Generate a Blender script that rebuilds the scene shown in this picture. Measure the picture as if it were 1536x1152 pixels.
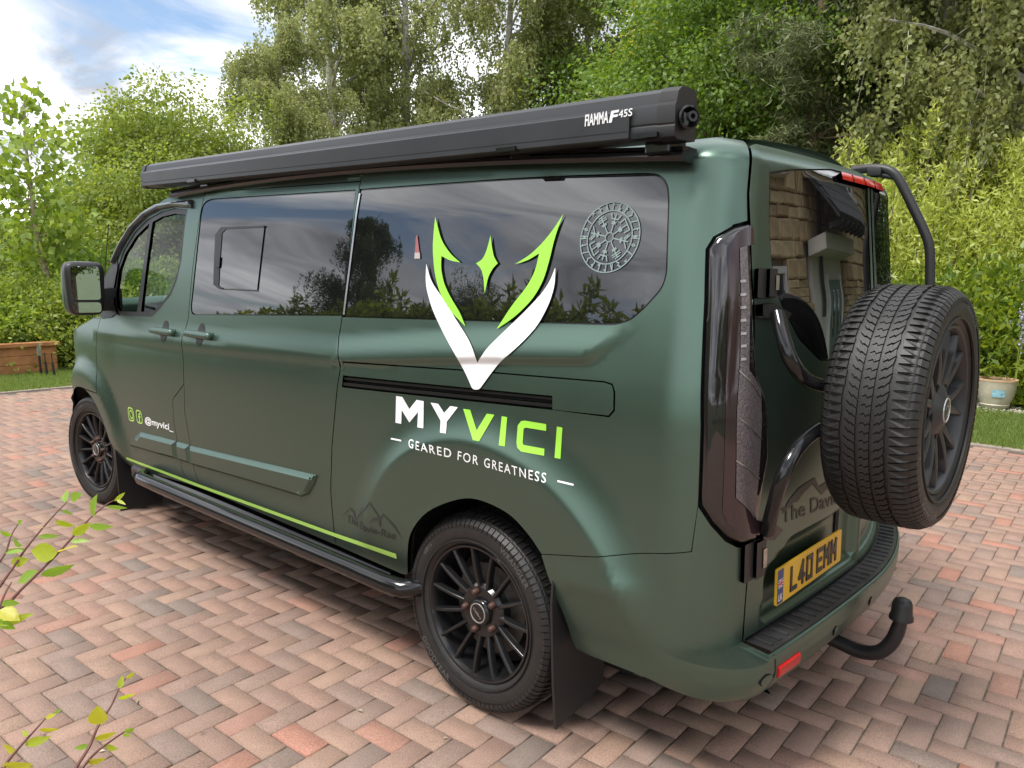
import bpy, bmesh, math, random
import numpy as np
from mathutils import Vector, Matrix, Quaternion
from mathutils.geometry import delaunay_2d_cdt

for o in list(bpy.data.objects): bpy.data.objects.remove(o)
scene = bpy.context.scene
COL = scene.collection
RNG = np.random.default_rng(7); random.seed(7)
R_ = math.radians

# ------------------------------------------------------------------ camera
CAM = np.array([-1.72677, 2.68627, 1.47340]); YAW, PIT, ROL, FPX = -0.837779, -0.144263, 0.017683, 1171.1
PW, PH = 1536, 1152
cF = np.array([math.cos(PIT)*math.cos(YAW), math.cos(PIT)*math.sin(YAW), math.sin(PIT)])
_r0 = np.array([math.sin(YAW), -math.cos(YAW), 0.0]); _u0 = np.cross(_r0, cF)
cR = math.cos(ROL)*_r0 + math.sin(ROL)*_u0; cU = -math.sin(ROL)*_r0 + math.cos(ROL)*_u0
cd = bpy.data.cameras.new('camera'); cam = bpy.data.objects.new('camera', cd); COL.objects.link(cam)
cam.matrix_world = Matrix(((cR[0], cU[0], -cF[0], CAM[0]), (cR[1], cU[1], -cF[1], CAM[1]), (cR[2], cU[2], -cF[2], CAM[2]), (0, 0, 0, 1)))
cd.sensor_width = 36.0; cd.lens = 36.0*FPX/PW; cd.clip_start = 0.05; cd.clip_end = 2000.0
scene.camera = cam

# ------------------------------------------------------------------ sky, sun, exposure
SUN_EL, SUN_AZ = R_(60), R_(84)          # azimuth measured from +x towards +y
w = bpy.data.worlds.new('World'); scene.world = w; w.use_nodes = True
nt = w.node_tree; nt.nodes.clear()
def nn(nt, typ, **kw):
    n = nt.nodes.new(typ)
    for k, v in kw.items():
        if k == 'inp':
            for kk, vv in v.items(): n.inputs[kk].default_value = vv
        else: setattr(n, k, v)
    return n
L = nt.links.new
sky = nn(nt, 'ShaderNodeTexSky', sky_type='NISHITA', sun_disc=False, sun_elevation=SUN_EL, sun_rotation=math.pi/2-SUN_AZ, air_density=1.0, dust_density=1.0)
tc = nn(nt, 'ShaderNodeTexCoord'); sep = nn(nt, 'ShaderNodeSeparateXYZ'); L(tc.outputs['Generated'], sep.inputs[0])
mz = nn(nt, 'ShaderNodeMath', operation='MAXIMUM'); mz.inputs[1].default_value = 0.0; L(sep.outputs[2], mz.inputs[0])
az = nn(nt, 'ShaderNodeMath', operation='ADD'); az.inputs[1].default_value = 0.16; L(mz.outputs[0], az.inputs[0])
dx = nn(nt, 'ShaderNodeMath', operation='DIVIDE'); L(sep.outputs[0], dx.inputs[0]); L(az.outputs[0], dx.inputs[1])
dy = nn(nt, 'ShaderNodeMath', operation='DIVIDE'); L(sep.outputs[1], dy.inputs[0]); L(az.outputs[0], dy.inputs[1])
cx = nn(nt, 'ShaderNodeCombineXYZ', inp={2: 12.2}); L(dx.outputs[0], cx.inputs[0]); L(dy.outputs[0], cx.inputs[1])
n1 = nn(nt, 'ShaderNodeTexNoise', inp={'Scale': 0.75, 'Detail': 9.0, 'Roughness': 0.58, 'Distortion': 0.7}); L(cx.outputs[0], n1.inputs['Vector'])
n2 = nn(nt, 'ShaderNodeTexNoise', inp={'Scale': 1.15, 'Detail': 7.0, 'Roughness': 0.55, 'Distortion': 0.9}); L(cx.outputs[0], n2.inputs['Vector'])
r1 = nn(nt, 'ShaderNodeValToRGB'); L(n1.outputs['Fac'], r1.inputs[0])
r1.color_ramp.elements[0].position = 0.345; r1.color_ramp.elements[0].color = (0, 0, 0, 1)
r1.color_ramp.elements[1].position = 0.45; r1.color_ramp.elements[1].color = (1, 1, 1, 1)
r2 = nn(nt, 'ShaderNodeValToRGB'); L(n2.outputs['Fac'], r2.inputs[0])
e = r2.color_ramp.elements; e[0].position = 0.34; e[0].color = (2.9, 3.05, 3.4, 1); e[1].position = 0.68; e[1].color = (13.0, 13.1, 13.3, 1)
m_ = e.new(0.47); m_.color = (6.0, 6.2, 6.7, 1)
mix = nn(nt, 'ShaderNodeMix', data_type='RGBA'); L(r1.outputs[0], mix.inputs[0]); L(sky.outputs[0], mix.inputs[6]); L(r2.outputs[0], mix.inputs[7])
bg = nn(nt, 'ShaderNodeBackground'); L(mix.outputs[2], bg.inputs[0]); bg.inputs[1].default_value = 0.10
wo = nn(nt, 'ShaderNodeOutputWorld'); L(bg.outputs[0], wo.inputs[0])
sd = bpy.data.lights.new('sun', 'SUN'); sd.energy = 2.0; sd.angle = R_(16); sd.color = (1.0, 0.95, 0.87)
sun = bpy.data.objects.new('sun', sd); COL.objects.link(sun)
sv = Vector((math.cos(SUN_EL)*math.cos(SUN_AZ), math.cos(SUN_EL)*math.sin(SUN_AZ), math.sin(SUN_EL)))
sun.rotation_euler = sv.to_track_quat('Z', 'Y').to_euler(); sun.location = (0, 0, 20)
scene.view_settings.view_transform = 'Standard'; scene.view_settings.look = 'None'
scene.view_settings.exposure = 1.05; scene.view_settings.gamma = 1.0; scene.view_settings.use_curve_mapping = False

# ------------------------------------------------------------------ helpers
def ray(u, v): return cF + cR*((u-PW/2)/FPX) - cU*((v-PH/2)/FPX)
def hit(u, v, ax, val):
    d = ray(u, v); return CAM + d*((val-CAM[ax])/d[ax])
def prj(P):
    d = np.asarray(P, float)-CAM; zz = d@cF
    return np.stack([PW/2+FPX*(d@cR)/zz, PH/2-FPX*(d@cU)/zz], -1)
def gdir(u):
    d = ray(u, 400.0)[:2]; return d/np.linalg.norm(d)
def gp(u, dist): return CAM[:2]+gdir(u)*dist

def tag(o, label=None, cat=None, group=None, kind=None):
    if label: o['label'] = label
    if cat: o['category'] = cat
    if group: o['group'] = group
    if kind: o['kind'] = kind
    return o
def empty(name, loc=(0, 0, 0), rz=0.0):
    o = bpy.data.objects.new(name, None); COL.objects.link(o); o.location = loc; o.rotation_euler = (0, 0, rz); o.empty_display_size = 0.1
    return o
def link(name, me, mat=None, parent=None):
    o = bpy.data.objects.new(name, me); COL.objects.link(o)
    if mat is not None and len(me.materials) == 0: me.materials.append(mat)
    if parent is not None: o.parent = parent
    return o
def mesh_np(name, V, F, smooth=False, normals=None):
    """V (n,3); F (m,k) constant k, or a list of index lists"""
    me = bpy.data.meshes.new(name)
    V = np.asarray(V, np.float32)
    if isinstance(F, np.ndarray) and F.ndim == 2:
        m, k = F.shape
        me.vertices.add(len(V)); me.vertices.foreach_set('co', V.ravel())
        me.loops.add(m*k); me.loops.foreach_set('vertex_index', F.astype(np.int32).ravel())
        me.polygons.add(m); me.polygons.foreach_set('loop_start', np.arange(0, m*k, k, dtype=np.int32))
        me.polygons.foreach_set('loop_total', np.full(m, k, np.int32))
        me.update(calc_edges=True)
    else:
        me.from_pydata([tuple(map(float, v)) for v in V], [], [list(map(int, f)) for f in F]); me.update()
    if smooth: me.polygons.foreach_set('use_smooth', np.ones(len(me.polygons), bool))
    if normals is not None: me.normals_split_custom_set_from_vertices([tuple(map(float, n)) for n in normals])
    return me
def obj_np(name, V, F, mat, parent=None, smooth=False, normals=None):
    return link(name, mesh_np(name, V, F, smooth, normals), mat, parent)
def copy_tree(o, parent=None):
    c = o.copy(); COL.objects.link(c); c.parent = parent
    for ch in o.children: copy_tree(ch, c)
    return c

class MB:
    """collects simple shapes into one mesh"""
    def __init__(s): s.v = []; s.f = []
    def add(s, V, F):
        b = len(s.v); s.v += [tuple(map(float, q)) for q in V]; s.f += [[i+b for i in q] for q in F]; return s
    def box(s, c, d, M=None, bev=0.0):
        x, y, z = d[0]/2, d[1]/2, d[2]/2
        if bev <= 0:
            V = [(sx*x, sy*y, sz*z) for sz in (-1, 1) for sx, sy in ((-1, -1), (1, -1), (1, 1), (-1, 1))]
            F = [[0, 3, 2, 1], [4, 5, 6, 7], [0, 1, 5, 4], [1, 2, 6, 5], [2, 3, 7, 6], [3, 0, 4, 7]]
        else:
            bm = bmesh.new(); bmesh.ops.create_cube(bm, size=1)
            for v_ in bm.verts: v_.co = Vector((v_.co.x*d[0], v_.co.y*d[1], v_.co.z*d[2]))
            bmesh.ops.bevel(bm, geom=list(bm.edges)+list(bm.verts), offset=bev, segments=2, affect='EDGES', profile=0.6)
            bm.verts.index_update(); V = [tuple(v_.co) for v_ in bm.verts]; F = [[v_.index for v_ in f_.verts] for f_ in bm.faces]; bm.free()
        if M is not None: V = [tuple(M @ Vector(q)) for q in V]
        return s.add([(q[0]+c[0], q[1]+c[1], q[2]+c[2]) for q in V], F)
    def tube(s, pts, r, n=12, cap=True, flat=1.0):
        pts = [Vector(p_) for p_ in pts]; m = len(pts); r = r if hasattr(r, '__len__') else [r]*m
        T = [(pts[min(i+1, m-1)]-pts[max(i-1, 0)]).normalized() for i in range(m)]
        a = T[0].orthogonal().normalized(); V = []
        for i in range(m):
            a = (a - T[i]*a.dot(T[i])).normalized(); b = T[i].cross(a)
            for k in range(n):
                th = 2*math.pi*k/n; V.append(pts[i]+(a*math.cos(th)+b*math.sin(th)*flat)*r[i])
        F = [[i*n+k, i*n+(k+1) % n, (i+1)*n+(k+1) % n, (i+1)*n+k] for i in range(m-1) for k in range(n)]
        if cap: F += [list(range(n))[::-1], [(m-1)*n+k for k in range(n)]]
        return s.add(V, F)
    def lathe(s, prof, n=48, M=None, close=False):
        """prof [(axial y, radius)] about Y"""
        V = []; m = len(prof)
        for k in range(n):
            th = 2*math.pi*k/n
            for (y, r) in prof: V.append((r*math.cos(th), y, r*math.sin(th)))
        F = []
        for k in range(n):
            k2 = (k+1) % n
            for i in range(m if close else m-1):
                i2 = (i+1) % m; F.append([k*m+i, k*m+i2, k2*m+i2, k2*m+i])
        if M is not None: V = [tuple(M @ Vector(q)) for q in V]
        return s.add(V, F)
    def prism(s, poly, fa, fb):
        """poly of 2-D points; fa/fb map (a,b)->xyz for the two ends"""
        n = len(poly); V = [fa(*q) for q in poly]+[fb(*q) for q in poly]
        F = [list(range(n))[::-1], list(range(n, 2*n))]+[[i, (i+1) % n, n+(i+1) % n, n+i] for i in range(n)]
        return s.add(V, F)
    def build(s, name, mat, parent=None, smooth=False, angle=35):
        me = bpy.data.meshes.new(name); me.from_pydata(s.v, [], s.f); me.update()
        bm = bmesh.new(); bm.from_mesh(me); bmesh.ops.recalc_face_normals(bm, faces=bm.faces)
        if smooth:
            for f_ in bm.faces: f_.smooth = True
            ca = math.radians(angle)
            for e_ in bm.edges:
                if len(e_.link_faces) == 2 and e_.calc_face_angle(0) > ca: e_.smooth = False
        bm.to_mesh(me); bm.free()
        return link(name, me, mat, parent)

def smst(a, b, x):
    q = np.clip((x-a)/(b-a), 0, 1); return q*q*(3-2*q)

# ------------------------------------------------------------------ materials
MATS = {}
def pbr(name, col, rough=0.5, metal=0.0, noise=0.0, nscale=8.0, bump=0.0, bscale=60.0, ior=None, coat=0.0, spec=None, rvar=0.0, dirt=None):
    if name in MATS: return MATS[name]
    m = bpy.data.materials.new(name); m.use_nodes = True; t = m.node_tree; b = t.nodes['Principled BSDF']
    b.inputs['Base Color'].default_value = (*col, 1); b.inputs['Roughness'].default_value = rough; b.inputs['Metallic'].default_value = metal
    if ior: b.inputs['IOR'].default_value = ior
    if coat: b.inputs['Coat Weight'].default_value = coat; b.inputs['Coat Roughness'].default_value = 0.08
    if spec is not None: b.inputs['Specular IOR Level'].default_value = spec
    if noise or bump or rvar:
        tcn = nn(t, 'ShaderNodeTexCoord')
    if noise or rvar:
        nz = nn(t, 'ShaderNodeTexNoise', inp={'Scale': nscale, 'Detail': 6.0, 'Roughness': 0.6}); t.links.new(tcn.outputs['Object'], nz.inputs['Vector'])
    if noise:
        mr = nn(t, 'ShaderNodeMapRange', inp={'From Min': 0.3, 'From Max': 0.7, 'To Min': 1-noise, 'To Max': 1+noise}); t.links.new(nz.outputs['Fac'], mr.inputs[0])
        mx = nn(t, 'ShaderNodeMix', data_type='RGBA', blend_type='MULTIPLY'); mx.inputs[0].default_value = 1.0; mx.inputs[6].default_value = (*col, 1)
        t.links.new(mr.outputs[0], mx.inputs[7]); t.links.new(mx.outputs[2], b.inputs['Base Color'])
    if rvar:
        mr2 = nn(t, 'ShaderNodeMapRange', inp={'From Min': 0.3, 'From Max': 0.7, 'To Min': max(0.02, rough-rvar), 'To Max': rough+rvar}); t.links.new(nz.outputs['Fac'], mr2.inputs[0]); t.links.new(mr2.outputs[0], b.inputs['Roughness'])
    if bump:
        nb = nn(t, 'ShaderNodeTexNoise', inp={'Scale': bscale, 'Detail': 4.0}); t.links.new(tcn.outputs['Object'], nb.inputs['Vector'])
        bp_ = nn(t, 'ShaderNodeBump', inp={'Strength': bump, 'Distance': 0.01}); t.links.new(nb.outputs['Fac'], bp_.inputs['Height']); t.links.new(bp_.outputs[0], b.inputs['Normal'])
    MATS[name] = m; return m
def leafmat(name, c0, c1, trans=0.45, rough=0.5):
    m = bpy.data.materials.new(name); m.use_nodes = True; t = m.node_tree; b = t.nodes['Principled BSDF']; out = t.nodes['Material Output']
    g = nn(t, 'ShaderNodeNewGeometry'); rp = nn(t, 'ShaderNodeValToRGB'); rp.color_ramp.elements[0].color = (*c0, 1); rp.color_ramp.elements[1].color = (*c1, 1)
    t.links.new(g.outputs['Random Per Island'], rp.inputs[0]); t.links.new(rp.outputs[0], b.inputs['Base Color']); b.inputs['Roughness'].default_value = rough
    tr = nn(t, 'ShaderNodeBsdfTranslucent'); hs = nn(t, 'ShaderNodeHueSaturation', inp={'Hue': 0.485, 'Saturation': 1.15, 'Value': 1.5}); t.links.new(rp.outputs[0], hs.inputs['Color']); t.links.new(hs.outputs[0], tr.inputs[0])
    ms = nn(t, 'ShaderNodeMixShader'); ms.inputs[0].default_value = trans; t.links.new(b.outputs[0], ms.inputs[1]); t.links.new(tr.outputs[0], ms.inputs[2]); t.links.new(ms.outputs[0], out.inputs[0])
    return m
M_paint = pbr('satin green wrap', (0.108, 0.166, 0.135), 0.33, 0.85, noise=0.04, nscale=1.5, rvar=0.03)
M_black = pbr('black plastic', (0.014, 0.014, 0.015), 0.45, bump=0.05, bscale=300)
M_gloss = pbr('gloss black', (0.008, 0.008, 0.009), 0.12, rvar=0.05, nscale=5)
M_void = pbr('dark gap', (0.006, 0.006, 0.006), 0.8)
M_rubber = pbr('tyre rubber', (0.015, 0.0145, 0.0145), 0.5, noise=0.25, nscale=25, bump=0.1, bscale=220)
M_rim = pbr('gloss black alloy', (0.010, 0.010, 0.011), 0.2, rvar=0.06, nscale=12)
M_rim2 = pbr('satin grey alloy', (0.05, 0.051, 0.053), 0.42, 0.4)
M_alu = pbr('anodised awning case', (0.042, 0.043, 0.046), 0.36, 0.45, noise=0.12, nscale=3, rvar=0.06)
M_steel = pbr('bare steel', (0.45, 0.43, 0.40), 0.35, 0.9, noise=0.3, nscale=40)
M_white = pbr('white vinyl', (0.80, 0.80, 0.82), 0.4)
M_lime = pbr('lime vinyl', (0.30, 0.66, 0.06), 0.4)
M_limel = pbr('pale lime vinyl', (0.38, 0.62, 0.13), 0.4)
M_ghost = pbr('dark grey vinyl', (0.030, 0.033, 0.031), 0.5)
M_etch = pbr('frosted etch vinyl', (0.21, 0.28, 0.27), 0.6)
M_glass = pbr('privacy glass', (0.006, 0.006, 0.007), 0.015, ior=1.9)
M_glassr = pbr('rear privacy glass', (0.006, 0.006, 0.007), 0.012, ior=2.7)
M_chrome = pbr('bright trim', (0.5, 0.5, 0.5), 0.25, 0.9)
def clearglass(name, tint, refl):
    m = bpy.data.materials.new(name); m.use_nodes = True; t = m.node_tree; t.nodes.remove(t.nodes['Principled BSDF']); out = t.nodes['Material Output']
    tr = nn(t, 'ShaderNodeBsdfTransparent'); tr.inputs[0].default_value = (*tint, 1); gl = nn(t, 'ShaderNodeBsdfGlossy'); gl.inputs['Roughness'].default_value = 0.01
    lw = nn(t, 'ShaderNodeLayerWeight'); lw.inputs[0].default_value = .5; pw = nn(t, 'ShaderNodeMath', operation='POWER'); pw.inputs[1].default_value = 4.0; t.links.new(lw.outputs['Facing'], pw.inputs[0]); fr = nn(t, 'ShaderNodeMath', operation='MULTIPLY_ADD'); fr.inputs[1].default_value = refl; fr.inputs[2].default_value = .03; t.links.new(pw.outputs[0], fr.inputs[0])
    ms = nn(t, 'ShaderNodeMixShader'); t.links.new(fr.outputs[0], ms.inputs[0]); t.links.new(tr.outputs[0], ms.inputs[1]); t.links.new(gl.outputs[0], ms.inputs[2]); t.links.new(ms.outputs[0], out.inputs[0])
    return m
M_clear = clearglass('clear cab glass', (0.90, 0.95, 0.93), .35)
# ================================================================== GROUND
def brickmat(name, attr_type):
    m = bpy.data.materials.new(name); m.use_nodes = True; t = m.node_tree; b = t.nodes['Principled BSDF']; lk = t.links.new
    at = nn(t, 'ShaderNodeAttribute', attribute_type=attr_type, attribute_name='tone')
    rp = nn(t, 'ShaderNodeValToRGB'); cr = rp.color_ramp; cr.interpolation = 'LINEAR'
    cols = [(0, (0.1966, 0.1521, 0.1296)), (0.12, (0.2368, 0.1726, 0.1429)), (0.3, (0.2698, 0.1798, 0.1421)), (0.5, (0.2904, 0.1842, 0.1429)), (0.66, (0.3038, 0.2039, 0.151)), (0.8, (0.293, 0.1771, 0.1385)), (0.92, (0.335, 0.1744, 0.1278)), (1, (0.3662, 0.1789, 0.1296))]
    cr.elements[0].position = 0; cr.elements[0].color = (*cols[0][1], 1); cr.elements[1].position = 1; cr.elements[1].color = (*cols[-1][1], 1)
    for p_, c in cols[1:-1]: e_ = cr.elements.new(p_); e_.color = (*c, 1)
    lk(at.outputs['Fac'], rp.inputs[0])
    g = nn(t, 'ShaderNodeNewGeometry')
    n1 = nn(t, 'ShaderNodeTexNoise', inp={'Scale': 230.0, 'Detail': 2.0, 'Roughness': .7}); lk(g.outputs['Position'], n1.inputs['Vector'])
    n2 = nn(t, 'ShaderNodeTexNoise', inp={'Scale': 14.0, 'Detail': 5.0, 'Roughness': .65}); lk(g.outputs['Position'], n2.inputs['Vector'])
    n3 = nn(t, 'ShaderNodeTexNoise', inp={'Scale': 1.1, 'Detail': 4.0}); lk(g.outputs['Position'], n3.inputs['Vector'])
    m1 = nn(t, 'ShaderNodeMapRange', inp={'From Min': .3, 'From Max': .7, 'To Min': .70, 'To Max': 1.34}); lk(n1.outputs['Fac'], m1.inputs[0])
    m2 = nn(t, 'ShaderNodeMapRange', inp={'From Min': .3, 'From Max': .7, 'To Min': .90, 'To Max': 1.08}); lk(n2.outputs['Fac'], m2.inputs[0])
    m3 = nn(t, 'ShaderNodeMapRange', inp={'From Min': .35, 'From Max': .65, 'To Min': .92, 'To Max': 1.08}); lk(n3.outputs['Fac'], m3.inputs[0])
    a = nn(t, 'ShaderNodeMath', operation='MULTIPLY'); lk(m1.outputs[0], a.inputs[0]); lk(m2.outputs[0], a.inputs[1])
    a2 = nn(t, 'ShaderNodeMath', operation='MULTIPLY'); lk(a.outputs[0], a2.inputs[0]); lk(m3.outputs[0], a2.inputs[1])
    mx = nn(t, 'ShaderNodeMix', data_type='RGBA', blend_type='MULTIPLY'); mx.inputs[0].default_value = 1; lk(rp.outputs[0], mx.inputs[6]); lk(a2.outputs[0], mx.inputs[7]); lk(mx.outputs[2], b.inputs['Base Color'])
    b.inputs['Roughness'].default_value = .85
    bp_ = nn(t, 'ShaderNodeBump', inp={'Strength': .5, 'Distance': .004}); lk(n1.outputs['Fac'], bp_.inputs['Height']); lk(bp_.outputs[0], b.inputs['Normal'])
    return m
M_brickO = brickmat('paving block single', 'OBJECT'); M_brickG = brickmat('paving block field', 'GEOMETRY')
M_sand = pbr('joint sand', (.10, .082, .064), .95, noise=.5, nscale=30)
M_soil = pbr('ground soil and turf', (.05, .075, .025), .95, noise=.4, nscale=2)
def sheet(name, x0, x1, y0, y1, z, mat):
    o = obj_np(name, [(x0, y0, z), (x1, y0, z), (x1, y1, z), (x0, y1, z)], np.array([[0, 1, 2, 3]]), mat); o['kind'] = 'structure'; return o
sheet('ground', -300, 300, -300, 300, -.06, M_soil)
drive = sheet('driveway', -7.0, 8.42, -5.18, 5.2, -.006, M_sand)
BA = .0910; BROT = R_(3.5); cb, sb = math.cos(BROT), math.sin(BROT)
def brick_mesh():
    l, w_, c = 2*BA-.0042, BA-.0042, .0028
    V = []
    for (ix, z) in ((0, -.03), (0, -.004), (c, 0.0)):
        V += [(-l/2+ix, -w_/2+ix, z), (l/2-ix, -w_/2+ix, z), (l/2-ix, w_/2-ix, z), (-l/2+ix, w_/2-ix, z)]
    F = [[8, 9, 10, 11]]
    for k in (0, 4):
        for i in range(4): F.append([k+i, k+(i+1) % 4, k+4+(i+1) % 4, k+4+i])
    return np.array(V), np.array(F)
bV, bF = brick_mesh()
cen = []
I0, I1, J0, J1 = int(-8.2/BA), int(9.4/BA), int(-6.2/BA), int(6/BA)
ii, jj = np.meshgrid(np.arange(I0, I1), np.arange(J0, J1), indexing='ij'); ii = ii.ravel(); jj = jj.ravel()
kk = (ii-jj) % 4; hz = kk == 0; vt = kk == 3
cx_ = np.concatenate([(ii[hz]+1)*BA, (ii[vt]+.5)*BA]); cy_ = np.concatenate([(jj[hz]+.5)*BA, (jj[vt]+1)*BA]); ang = np.concatenate([np.zeros(hz.sum()), np.full(vt.sum(), math.pi/2)])
X = cx_*cb-cy_*sb; Y = cx_*sb+cy_*cb; ang = ang+BROT
ok = (X > -6.9) & (X < 8.26) & (Y > -5.08) & (Y < 5.1); X, Y, ang = X[ok], Y[ok], ang[ok]
nB = len(X)
tone = np.clip(RNG.choice([.05, .18, .33, .48, .62, .78, .93], nB, p=[.06, .15, .23, .24, .16, .10, .06])+RNG.normal(0, .05, nB), 0, 1)
Zb = RNG.normal(0, .0011, nB); ta = RNG.normal(0, .0032, nB); tb2 = RNG.normal(0, .0032, nB); jit = RNG.normal(0, .006, nB); jx = RNG.normal(0, .0008, (nB, 2))
pp = prj(np.stack([X, Y, 0*X], -1)); dep = (np.stack([X, Y, 0*X], -1)-CAM)@cF
inv = (dep > .3) & (pp[:, 0] > -20) & (pp[:, 0] < PW+20) & (pp[:, 1] > 0) & (pp[:, 1] < PH+20)
under = (X > -.95) & (X < 3.95) & (Y < .80) & (Y > -1.9+.0*X) & ~((X < -.7) & (pp[:, 1] > 1010))
score = np.where(inv & ~under, 1/np.maximum(dep, .1), 0)
order = np.argsort(-score); near = order[:300]; rest = order[300:]
me_b = mesh_np('brick', bV, bF); me_b.materials.append(M_brickO)
for i in near:
    o = bpy.data.objects.new('brick', me_b); COL.objects.link(o); o.parent = drive; o.location = (X[i]+jx[i, 0], Y[i]+jx[i, 1], Zb[i]); o.rotation_euler = (ta[i], tb2[i], ang[i]+jit[i]); o['tone'] = float(tone[i])
c, s = np.cos(ang[rest]+jit[rest]), np.sin(ang[rest]+jit[rest])
VX = bV[None, :, 0]*c[:, None]-bV[None, :, 1]*s[:, None]+X[rest][:, None]+jx[rest, :1]; VY = bV[None, :, 0]*s[:, None]+bV[None, :, 1]*c[:, None]+Y[rest][:, None]+jx[rest, 1:]
VZ = bV[None, :, 2]+Zb[rest][:, None]+ta[rest][:, None]*bV[None, :, 1]+tb2[rest][:, None]*bV[None, :, 0]
FF = (bF[None]+(np.arange(len(rest))*len(bV))[:, None, None]).reshape(-1, 4)
me = mesh_np('paving_blocks', np.stack([VX, VY, VZ], -1).reshape(-1, 3), FF); at = me.attributes.new('tone', 'FLOAT', 'FACE'); at.data.foreach_set('value', np.repeat(tone[rest], len(bF)).astype(np.float32))
o = link('paving_blocks', me, M_brickG, drive); o['kind'] = 'stuff'
# concrete edging between drive and lawn
M_edge = pbr('concrete edging', (.30, .25, .21), .9, noise=.25, nscale=12, bump=.3, bscale=120)
for k, (x0, x1, y0, y1) in enumerate(((8.36, 8.44, -5.2, 5.2), (-7, 8.44, -5.26, -5.18))):
    mb = MB(); mb.box(((x0+x1)/2, (y0+y1)/2, -.02), (x1-x0, y1-y0, .06), bev=.006); eo = mb.build('edging_kerb', M_edge); eo.parent = drive
# fallen debris on the drive
deb = MB()
for k in range(260):
    x_, y_ = RNG.uniform(-1.5, 7), RNG.uniform(-5, 2.4); a = RNG.uniform(0, 6.28); l = RNG.uniform(.004, .016); w2 = l*RNG.uniform(.25, .7)
    e1 = np.array([math.cos(a), math.sin(a)])*l; e2 = np.array([-math.sin(a), math.cos(a)])*w2
    q = [np.array([x_, y_])+s1*e1+s2*e2 for s1, s2 in ((-1, 0), (0, -1), (1, 0), (0, 1))]
    deb.add([(p_[0], p_[1], .003+.003*(i % 2)) for i, p_ in enumerate(q)], [[0, 1, 2, 3]])
dm = leafmat('dry litter', (.16, .11, .06), (.50, .44, .33), .1)
tag(deb.build('leaf_litter', dm), 'tiny dry leaf and petal scraps scattered over the brick driveway', 'litter', kind='stuff')
# lawns with blades
M_turf = pbr('turf', (.085, .13, .035), .95, noise=.45, nscale=6, bump=.5, bscale=60)
lawn1 = sheet('lawn', 8.44, 30, -40, 12, .0, M_turf); lawn2 = sheet('lawn', -12, 8.44, -40, -5.26, -.004, M_turf)
M_grass = leafmat('grass blades', (.10, .17, .03), (.24, .30, .07), .35, .6)
def grass(name, n, fx, fy, label, hmin=.02, hmax=.055):
    x = fx(n); y = fy(n); h = RNG.uniform(hmin, hmax, n); a = RNG.uniform(0, 6.28, n); w_ = RNG.uniform(.002, .004, n); le = RNG.normal(0, .5, (n, 2))*h[:, None]
    b0 = np.stack([x-np.cos(a)*w_, y-np.sin(a)*w_, 0*x], -1); b1 = np.stack([x+np.cos(a)*w_, y+np.sin(a)*w_, 0*x], -1); tp = np.stack([x+le[:, 0], y+le[:, 1], h], -1)
    V = np.stack([b0, b1, tp], 1).reshape(-1, 3); o = obj_np(name, V, np.arange(3*n).reshape(-1, 3), M_grass); return tag(o, label, 'grass', kind='stuff')
grass('grass', 60000, lambda n: RNG.uniform(8.38, 10.4, n), lambda n: RNG.uniform(-3.5, 1.6, n), 'short mown grass between the driveway and the wooden raised bed')
grass('grass', 60000, lambda n: RNG.uniform(-1.6, 2.2, n), lambda n: RNG.uniform(-7.4, -5.2, n), 'short grass beside the flower pot at the driveway edge')
# ================================================================== VAN
van = tag(empty('camper_van', (1.2, 0, 0)), 'satin dark green camper van with lime and white lettering parked on the brick driveway', 'van')
VO = Vector((1.2, 0, 0))
def to_van(o):
    o.parent = van; o.matrix_parent_inverse = Matrix.Translation(-VO); return o
# a neutral holder: meshes are made in world metres, so each direct child gets the inverse of the van's offset
XC, LC, LR, AY, WBX, AXZ = -0.66, 0.26, 0.78, 0.16, 3.304, 0.34
TROOF, TTOP = 1.76, 1.96
_zt = np.arange(0.1, 2.2, 0.002)
_wt = np.interp(_zt, [0.10, .28, .35, .45, .60, .80, 1.0, 1.08, 1.15, 1.25, 1.35, 1.5, 1.65, 1.76, 2.2],
                     [0.86, .895, .925, .943, .955, .965, .972, .973, .967, .953, .938, .913, .884, .856, .74])
_k = np.exp(-0.5*(np.arange(-30, 31)*0.002/0.018)**2); _k /= _k.sum(); _wt = np.convolve(np.pad(_wt, 30, 'edge'), _k, 'valid')
def wbase(z): return np.interp(z, _zt, _wt)
def xrear(z): return np.interp(z, [0.1, .5, 1.0, 1.4, 1.76, 2.0], [-.855, -.855, -.85, -.835, -.795, -.78])
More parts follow.
